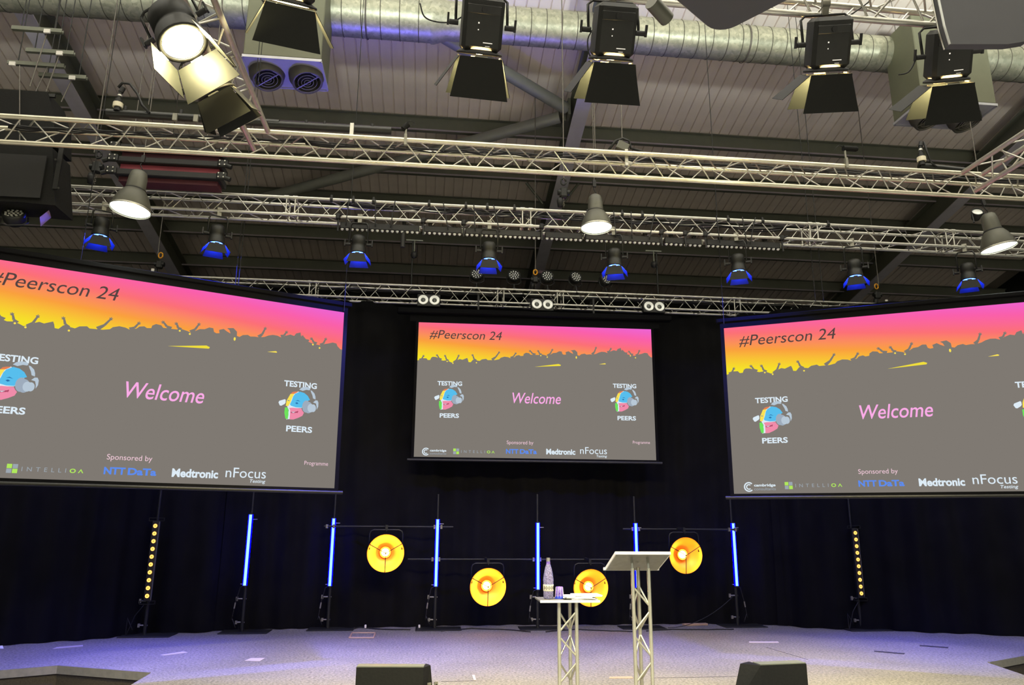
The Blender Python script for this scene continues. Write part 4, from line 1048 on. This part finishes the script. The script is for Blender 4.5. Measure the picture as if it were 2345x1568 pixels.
t = thing('pendant_housing', 'smooth grey upright pendant housing with a bright left edge in the upper right corner', 'pendant', q, (0, 0, rad(-3)))
pp = [(0, 0), (.42, .02), (.56, .05), (.66, .12), (.7, .25), (.7, 1.0), (-.03, 1.0), (-.035, .45), (-.02, .15)]
xz = Matrix(((1, 0, 0, 0), (0, 0, 1, 0), (0, 1, 0, 0), (0, 0, 0, 1)))
obj('body', MB().prism(pp, .06, xz), 'grey_housing', t)
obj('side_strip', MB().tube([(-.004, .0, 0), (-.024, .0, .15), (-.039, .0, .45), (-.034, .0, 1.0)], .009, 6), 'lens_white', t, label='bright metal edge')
obj('back_strip', MB().tube([(-.004, .06, 0), (-.024, .06, .15), (-.039, .06, .45), (-.034, .06, 1.0)], .007, 6), 'alu', t)
for s_ in (.1, .6): obj('hanger', MB().cyl((s_, .08, 1.0), (s_, .08, 6.0), .008, 5), 'wire', t)

# ================================================================== BLACK LOUDSPEAKERS, LINE ARRAY, SUPPORTS
def cab(px4, Y0, dep, lab, m='speaker_black'):
    P = [PY(x, y, Y0) for x, y in px4]; o = P[0]; t = thing('hanging_loudspeaker', lab, 'speaker', o)
    poly = [(p.x-o.x, p.z-o.z) for p in P]; mx = Matrix(((1, 0, 0, 0), (0, 0, 1, 0), (0, 1, 0, 0), (0, 0, 0, 1)))
    mb = MB(); mb.prism(poly, dep, mx); obj('cabinet', mb, m, t)
    return t, o, P
t, o, P = cab([(-140, 322), (120, 338), (126, 470), (40, 462), (-140, 455)], 8.0, .42, 'big black hanging loudspeaker behind the nearest truss at far left')
obj('front_grille', MB().box(PY(0, 400, 7.98)-o, (.9, .02, .5)), 'black_paint', t)
obj('rigging_plate', MB().box(PY(134, 385, 7.99)-o, (.05, .02, .5)).cyl(PY(127, 365, 7.97)-o, PY(127, 365, 7.95)-o, .012, 6).cyl(PY(134, 430, 7.97)-o, PY(134, 430, 7.95)-o, .012, 6), 'black_gloss', t)
t, o, P = cab([(-140, 198), (108, 210), (124, 262), (124, 330), (-140, 318)], 8.1, .42, 'black loudspeaker cabinet on top of the stack at far left, under hanging rails')
obj('top_lip', MB().box(PY(0, 212, 8.13)-o, (1.2, .03, .04)), 'black_metal', t)
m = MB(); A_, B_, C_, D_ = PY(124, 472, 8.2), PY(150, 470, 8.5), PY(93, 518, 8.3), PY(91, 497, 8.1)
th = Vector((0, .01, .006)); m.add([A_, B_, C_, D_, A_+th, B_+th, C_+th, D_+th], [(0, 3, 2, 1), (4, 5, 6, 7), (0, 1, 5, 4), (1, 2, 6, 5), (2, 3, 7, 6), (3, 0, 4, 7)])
tag(obj('folded_panel', m, 'pinkish_grey'), 'folded panel catching pink light under the big loudspeaker at left', 'panel')  # pink screen light is mixed into this grey panel's colour
m = MB(); m.cyl(PY(45, 330, 8.05), PY(45, 150, 8.05), .006, 5); tag(obj('suspension_wire', m, 'wire'), 'wire holding the big loudspeaker at far left', 'wire')
# line array with dull pink slots
Yl = 8.75
a = PY(262, 334, Yl); b = PY(505, 344, Yl); t = thing('line_array', 'black line array with dull pink slots and bolted rigging at both ends', 'speaker', PY(385, 378, Yl)); o = t.location.copy()
w_ = b.x-a.x; zs = [PY(385, v-18, Yl).z-o.z for v in (352, 366, 380, 393, 408, 422, 432)]
for k in range(3):
    za, zb = zs[2*k], zs[2*k+1]; obj('cabinet', MB().box((0, .15, (za+zb)/2), (w_, .3, za-zb), bev=.01), 'black_paint', t)
    obj('pink_slot', MB().box((0, .17, (zs[2*k+1]+zs[2*k+2])/2), (w_*.93, .2, zs[2*k+1]-zs[2*k+2])), 'pink_panel' if k == 1 else 'pink_dark', t, label='dull pink band')
for s in (-1, 1):
    for k in range(3):
        zc_ = (zs[2*k]+zs[2*k+1])/2; m = MB().box((s*(w_/2+.02), -.01, zc_), (.12, .05, .10), bev=.015).cyl((s*(w_/2+.07), -.02, zc_-.03), (s*(w_/2+.13), -.02, zc_-.05), .03, 8)
        rg = obj('rigging_bracket', m, 'black_metal', t)
        m = MB()
        for dx in (-.03, .03):
            for dz_ in (-.025, .025): m.cyl((s*(w_/2+.02)+dx, -.035, zc_+dz_), (s*(w_/2+.02)+dx, -.045, zc_+dz_), .009, 6)
        obj('bolt', m, 'alu', rg)
for x in (300, 470): wire(PY(x, 352, Yl+.15), (PY(x, 352, Yl+.15).x, Yl+.15, DECK-SLOPE*(Yl+.15)), 'wire holding the line array, %s one' % ('left' if x == 300 else 'right'))
# hanging rails at the top left
Ys = 8.3
for i, (x0, y0, x1, y1) in enumerate(((28, 66, 143, 77), (60, 118, 170, 126), (18, 147, 148, 155), (90, 173, 198, 183))):
    a = PY(x0, y0, Ys+.1*i); b = PY(x1, y1, Ys+.1*i); zz = (a.z+b.z)/2
    t = thing('hanging_rail', 'short grey slotted rail hung from rods at top left, %s' % ['highest of four', 'second of four', 'third of four, shifted left', 'lowest of four'][i], 'rail', ((a.x+b.x)/2, Ys+.1*i, zz))
    w_ = b.x-a.x
    obj('channel', MB().box((0, 0, .0), (w_, .045, .012)).box((0, -.02, .02), (w_, .006, .045)).box((0, .02, .02), (w_, .006, .045)), 'steel', t)
    obj('bracket', MB().box((w_*.22*(1 if i != 2 else -1.8), -.03, -.01), (.07, .02, .05)), 'white_paint', t)
    for s in (-.33, .33): obj('rod', MB().cyl((s*w_, 0, 0), (s*w_, 0, DECK-SLOPE*Ys-zz-.1), .006, 5), 'black_metal', t)
    obj('rod', MB().cyl((w_*.2, 0, 0), (w_*.05, 0, -(zz-6.55)), .008, 5), 'wire', t)

# black pipe lying over the nearest truss at left, with cables
Yp = T1Y-.05
def pip(x0, y0, x1, y1, lab, Yq=T1Y+.05, r=.042):
    a = PY(x0, y0, Yq); b = PY(x1, y1, Yq); t = thing('black_pipe', lab, 'pipe', a)
    obj('tube', MB().cyl((0, 0, 0), b-a, r, 14), 'black_gloss', t)
    return t, a, b
t, a, b = pip(245, 258, 640, 283, 'long black pipe clamped on top of the nearest truss, left part')
for f in (.1, .42, .55, .8): c = (b-a)*f; obj('pipe_knob', MB().cyl(c+Vector((0, 0, .03)), c+Vector((0, 0, .09)), .018, 8), 'black_paint', t)
for f in (.40, .52): c = (b-a)*f; obj('clamp', MB().box(c+Vector((0, -.05, -.03)), (.045, .03, .08)), 'alu_dull', t)
t, a, b = pip(615, 285, 896, 300, 'shorter black pipe with an open end on the nearest truss')
for f in (.3, .45, .68, .84): c = (b-a)*f; obj('pipe_knob', MB().cyl(c+Vector((0, 0, .03)), c+Vector((0, 0, .075)), .016, 8), 'black_paint', t)
c = (b-a)*.68; obj('clamp', MB().box(c+Vector((0, -.045, -.06)), (.04, .03, .2)), 'alu', t)
# connector upright with cable loops
def upright(px, py_top, py_bot, Yq, lab):
    a = PY(px, py_bot, Yq); b = PY(px+3, py_top, Yq); h = b.z-a.z
    t = thing('cable_connector', lab, 'connector', a)
    obj('body', MB().cyl((0, 0, 0), (0, 0, h*.5), .035, 12).cyl((0, 0, h*.5), (.01, 0, h*.8), .02, 10).cyl((.01, 0, h*.8), (.03, 0, h), .026, 10), 'black_paint', t)
    obj('tape_band', MB().cyl((0, 0, h*.15), (0, 0, h*.33), .05, 12), 'label_paper', t, label='pale label band')
    obj('band', MB().cyl((.005, 0, h*.62), (.007, 0, h*.68), .024, 10), 'alu', t)
    return b
b = upright(268, 200, 254, T1Y+.02, 'black cable connector standing on the left black pipe')
pts = [b, PY(280, 190, T1Y), PY(298, 192, T1Y), PY(315, 215, T1Y), PY(325, 240, T1Y), PY(342, 258, T1Y)]
tag(obj('cable_loop', MB().tube(pts, .014, 6), 'cable'), 'thick black cable looping from the left connector to the pipe', 'cable')
b = upright(2112, 325, 378, T1Y+.02, 'black cable connector standing on the truss at right')
tag(obj('cable_loop', MB().tube([b, PY(2122, 345, T1Y), PY(2132, 372, T1Y), PY(2145, 382, T1Y)], .012, 6), 'cable'), 'black cable from the right connector down to the truss', 'cable')
pip(2105, 380, 2215, 392, 'black pipe stub behind the right connector', T1Y+.05, .04)
# microphones on the nearest truss
for (px, py, dx, lab) in ((930, 290, -1, 'small black microphone on a clip above the nearest truss, left'), (1935, 345, 1, 'small black microphone on a clip above the nearest truss, right')):
    q = PY(px, py, T1Y-.02); t = thing('microphone', lab, 'microphone', q)
    e = Vector((dx*(.05 if dx < 0 else .16), 0, -.06 if dx < 0 else .0)); s = Vector((.02*-dx, 0, .03))
    obj('capsule', MB().cyl(s, s+e, .032, 12).cyl(s+e, s+e*1.1, .024, 12), 'speaker_black', t)
    obj('clip', MB().cyl((0, 0, .02), (.0, 0, -.10), .012, 8).box((0, 0, -.16), (.03, .04, .13)), 'alu_dull', t)
    obj('lead', MB().tube([(-.02*dx, 0, .04), (-.06*dx, 0, .07), (-.1*dx, 0, .04), (-.13*dx, 0, .0)] if dx > 0 else [(0, 0, .05), (.05, 0, .08), (.09, 0, .05), (.04, 0, 0)], .004, 4), 'cable', t)
# projector-like receiver and clamp over the nearest truss
q = PY(1425, 338, T1Y+.1); t = thing('junction_box', 'grey box with black cloth straps on the truss above the middle lamp', 'box', q)
obj('box', MB().box((0, 0, 0), (.14, .1, .11), Matrix.Rotation(.4, 3, 'Y'), bev=.01), 'lamp_grey', t)
obj('strap', MB().tube([(-.16, 0, -.04), (-.08, -.02, .07), (0, -.03, .10), (.08, -.02, .08), (.1, 0, 0), (.22, 0, -.03), (.3, 0, -.06)], .016, 6), 'cable', t)
obj('clamp', MB().box((.03, -.05, -.15), (.035, .03, .2)).cyl((.02, -.05, -.2), (.09, -.05, -.22), .02, 8), 'alu', t)
wire(q+Vector((0, 0, .06)), (q.x+.04, q.y, DECK-SLOPE*q.y), 'thin wire above the grey box on the nearest truss')
# chain hoists
def hoist(px, y0, y1, Yq, lab, m='black_metal', hook='black_paint', sc=1):
    a = PY(px, y0, Yq); b = PY(px, y1, Yq); h = a.z-b.z; t = thing('chain_hoist', lab, 'hoist', b)
    obj('motor', MB().box((0, 0, h*.48), (.11*sc, .09*sc, h*.34), bev=.02).cyl((-.08*sc, 0, h*.5), (.08*sc, 0, h*.5), .04*sc, 10), m, t)
    mx = Matrix.Translation((0, 0, h*.88)); pts = [(.035*sc*math.cos(2*PI*k/12), 0, h*.88+.05*sc*math.sin(2*PI*k/12)) for k in range(13)]
    obj('hook', MB().tube(pts, .013*sc, 6), hook, t)
    cm = MB()
    for k in range(5): cm.tube([(.012*math.cos(a_)*(1 if k % 2 else .3), .012*math.cos(a_)*(.3 if k % 2 else 1), h*.28-k*h*.065+.02*math.sin(a_)) for a_ in [2*PI*j/8 for j in range(9)]], .004, 4)
    obj('chain', cm, 'wire', t)
    obj('chain_bag', MB().lathe([(.0001, -.01), (.035*sc, 0), (.045*sc, h*.2), (.035*sc, h*.3), (.0001, h*.3)], 10, Matrix.Translation((-.05*sc, 0, 0))), 'black_paint', t)
    tag(obj('hoist_chain', MB().cyl((a.x, a.y, a.z-.03), (a.x, a.y, DECK-SLOPE*a.y), .008, 5), 'wire'), 'chain to the roof from the '+lab.replace('chain hoist ', 'hoist '), 'chain')
hoist(1291, 408, 474, T2Y+.12, 'black chain hoist on the second truss in the middle')
hoist(216, 345, 420, T2Y+.12, 'black chain hoist on the second truss at left')
hoist(362, 578, 632, T3Y+.1, 'chain hoist with a yellow hook above the left screen', hook='yellow')
hoist(2012, 650, 700, T3Y+.1, 'chain hoist with a yellow hook above the right screen', hook='yellow')
hoist(1226, 618, 662, T3Y+.3, 'chain hoist with a yellow hook behind the rear truss lamps', hook='yellow')
q = PS(1243, 622, DECK-.82); tag(obj('pink_sign_plate', MB().box(q, (.24, .02, .09)), 'pinkish_grey'), 'small pinkish plate on the middle rafter above the rear truss', 'plate')
q = PY(2100-1738, 626, T3Y); 
for (px, py) in ((2030, 689), (350, 618)):
    tag(obj('tag_plate', MB().box(PY(px, py, T3Y+.05), (.05, .01, .05)), 'white_paint'), 'tiny white tag beside the %s yellow hook' % ('right' if px > 1000 else 'left'), 'tag')
# small drop pipes with heads, hanging black items between the trusses
for (px, y0, y1, Yq, kn, lab) in ((922, 520, 566, T2Y+.05, 0, 'short black tube hanging under the light bars at left'), (948, 566, 590, 12.65, 1, 'small black round device on a thin drop rod, left of centre'), (1498, 590, 612, 12.65, 1, 'small black round device on a thin drop rod, right of centre')):
    a = PY(px, y0, Yq); b = PY(px, y1, Yq); t = thing('hanging_device', lab, 'device', b)
    h = a.z-b.z
    if kn: 
        obj('head', MB().lathe([(.0001, -.07), (.05, -.04), (.062, .0), (.05, .05), (.0001, .07)], 16, Matrix.Translation((0, 0, .05))), 'black_paint', t)
        obj('arm', MB().cyl((.0, 0, .1), (0, 0, h+.12), .012, 6).box((0, 0, h+.13), (.3, .03, .02)), 'steel', t)
        obj('drop_rod', MB().cyl((-.03 if px < 1000 else .06, .02, h+.13), (-.03 if px < 1000 else .06, .02, T3Z-b.z), .014, 6), 'black_metal', t)
    else: obj('tube', MB().cyl((0, 0, 0), (0, 0, h), .03, 10), 'black_paint', t)
# suspension wires seen in the picture
for i, (x, y0, y1, Y, lab) in enumerate(((538, 510, 662, 9.45, 'left of two thin cables down to the left screen'), (545, 510, 662, 9.45, 'right of two thin cables down to the left screen'), (184, 500, 600, 8.9, 'thin cable above the left end of the left screen'), (788, 560, 712, 9.55, 'thin cable at the inner corner of the left screen'),
                                        (1868, 565, 690, 9.4, 'left of two thin cables down to the right screen'), (1886, 565, 690, 9.4, 'right of two thin cables down to the right screen'), (1658, 600, 742, 9.55, 'thin cable at the inner corner of the right screen'))):
    a = PY(x, y1, Y); wire((a.x, a.y, DECK-SLOPE*a.y), a, lab, .005, 'black_paint')
for (x, y, Y, lab) in ((1363, 170, 7.7, 'thin wire hanging in front of the middle rafter'), (340, 60, 7.9, 'thin wire left of the bright spotlight'), (2245, 250, 8.0, 'thin wire near the right running truss')):
    a = PY(x, y+180, Y); wire((a.x, a.y, DECK-SLOPE*a.y), a, lab, .005)
# spot lamp on the second truss at right
q = PY(2238, 486, T2Y-.1); t = thing('small_floodlight', 'small round floodlight standing on the second truss at right', 'floodlight', q, (rad(-30), 0, rad(-20)))
obj('housing', MB().lathe([(.0001, -.12), (.05, -.12), (.075, -.02), (.08, .02), (.07, .02), (.068, .0)], 18, Matrix.Rotation(PI/2, 4, 'X')), 'black_metal', t)
obj('lens', MB().lathe([(.068, .004), (.0001, .012)], 18, Matrix.Rotation(PI/2, 4, 'X')), 'lens_white', t)
obj('legs', MB().cyl((-.07, 0, 0), (-.1, 0, -.22), .01, 6).cyl((.07, 0, 0), (.1, 0, -.22), .01, 6), 'black_paint', t)

# cables and clamps draped along the trusses
rnd = random.Random(4)
def drape(x0, y0, x1, y1, Y, n_, drop, lab, r=.009):
    m = MB()
    for k in range(n_):
        a = PY(x0, y0, Y+.02*k); b = PY(x1, y1, Y+.02*k); P = []
        N = 26
        for i in range(N+1):
            f = i/N; p = a.lerp(b, f); p.z += -abs(math.sin(f*PI*(4+k)))*drop*rnd.uniform(.6, 1.2)-.012*k; P.append(p)
        m.tube(P, r, 5)
    o = tag(obj('cable_bundle', m, 'cable'), lab, 'cables'); o['kind'] = 'stuff'; return o
drape(20, 285, 700, 318, T1Y+.16, 4, .03, 'black cable bundle lying inside the nearest truss, left half')
drape(700, 322, 1500, 362, T1Y+.16, 4, .03, 'black cable bundle lying inside the nearest truss, middle')
drape(1500, 364, 2345, 412, T1Y+.16, 3, .03, 'black cable bundle lying inside the nearest truss, right half')
drape(780, 462, 1800, 520, T2Y+.1, 4, .05, 'black cable bundle lying inside the second truss')
drape(420, 642, 1200, 674, T3Y+.12, 4, .04, 'black cable bundle lying inside the rear truss, left half')
drape(1200, 676, 2000, 702, T3Y+.12, 4, .04, 'black cable bundle lying inside the rear truss, right half')
# black half couplers along the second truss
NTH = ['first', 'second', 'third', 'fourth', 'fifth', 'sixth', 'seventh', 'eighth', 'ninth', 'tenth', 'eleventh', 'twelfth', 'thirteenth']
for hc, (px, py) in enumerate(((760, 444), (810, 446), (856, 449), (983, 456), (1067, 461), (1116, 464), (1178, 467), (1424, 478), (1470, 480), (1666, 492), (1745, 496), (1895, 505))):
    q = PY(px, py+3, T2Y); m = MB().cyl((q.x-.018, q.y, T2Z), (q.x+.018, q.y, T2Z), .034, 10).box((q.x, q.y, T2Z+.04), (.025, .03, .04))
    tag(obj('pipe_clamp', m, 'black_metal'), 'small dark clamp on the second truss top chord, %s from left' % NTH[hc], 'clamp', 'clamps on the second truss top chord')
for hc, px in enumerate((776, 970, 1062, 1240, 1513, 1567, 1613, 1788)):
    py = 480+(px-776)*.047; q = PY(px, py, T2Y); t = thing('bar_hanger', 'black hanger between second truss and light bars, %s from left' % NTH[hc], 'clamp', (q.x, T2Y, T2Z-.235), (0, 0, 0), 'black hangers between the second truss and the light bars')
    obj('jaw', MB().box((0, 0, 0), (.06, .07, .07), bev=.01).cyl((.02, -.03, 0), (.06, -.06, .01), .012, 6), 'black_paint', t)
    obj('arm', MB().cyl((0, 0, 0), (.005, -.01, -.2), .013, 8), 'black_paint', t)
for i, px in enumerate((800, 860, 905, 1015, 1085, 1130, 1345, 1405, 1445, 1500, 1640, 1700, 1730)):
    py = 452+(px-760)*.047; a = PY(px, py, T2Y-.02); b = PY(px+rnd.uniform(-14, 14), py+62, T2Y-.02)
    tag(obj('cable_drop', MB().tube(sag(a, b, -.02, 6), .008, 5), 'cable'), 'short black cable dangling across the second truss, %s from left' % NTH[i], 'cable', 'short cables dangling at the second truss')
# cable loops from the near spotlights
for (pts, lab) in (([(962, 8), (972, 38), (1000, 50), (1035, 50), (1062, 36)], 'black cable arc left of the second warm spotlight'), ([(1362, 60), (1346, 90), (1350, 125), (1368, 138), (1390, 120)], 'black cable loop beside the middle warm spotlight'),
                   ([(2098, 115), (2095, 140), (2080, 165), (2058, 171)], 'black cable arc below the duct at right'), ([(1945, 36), (1985, 8), (2000, -8)], 'black cable rising right of the spotlight at upper right'), ([(600, 0), (612, 12), (635, 8)], 'short cable above the large left spotlight')):
    P = [PY(x, y, 5.1) for x, y in pts]; q = []
    for i in range(len(P)-1):
        p0 = P[max(i-1, 0)]; p1 = P[i]; p2 = P[i+1]; p3 = P[min(i+2, len(P)-1)]
        for k in range(5):
            f = k/5; q.append(.5*((2*p1)+(p2-p0)*f+(2*p0-5*p1+4*p2-p3)*f*f+(-p0+3*p1-3*p2+p3)*f**3))
    q.append(P[-1]); tag(obj('cable_arc', MB().tube(q, .006, 6), 'cable'), lab, 'cable')
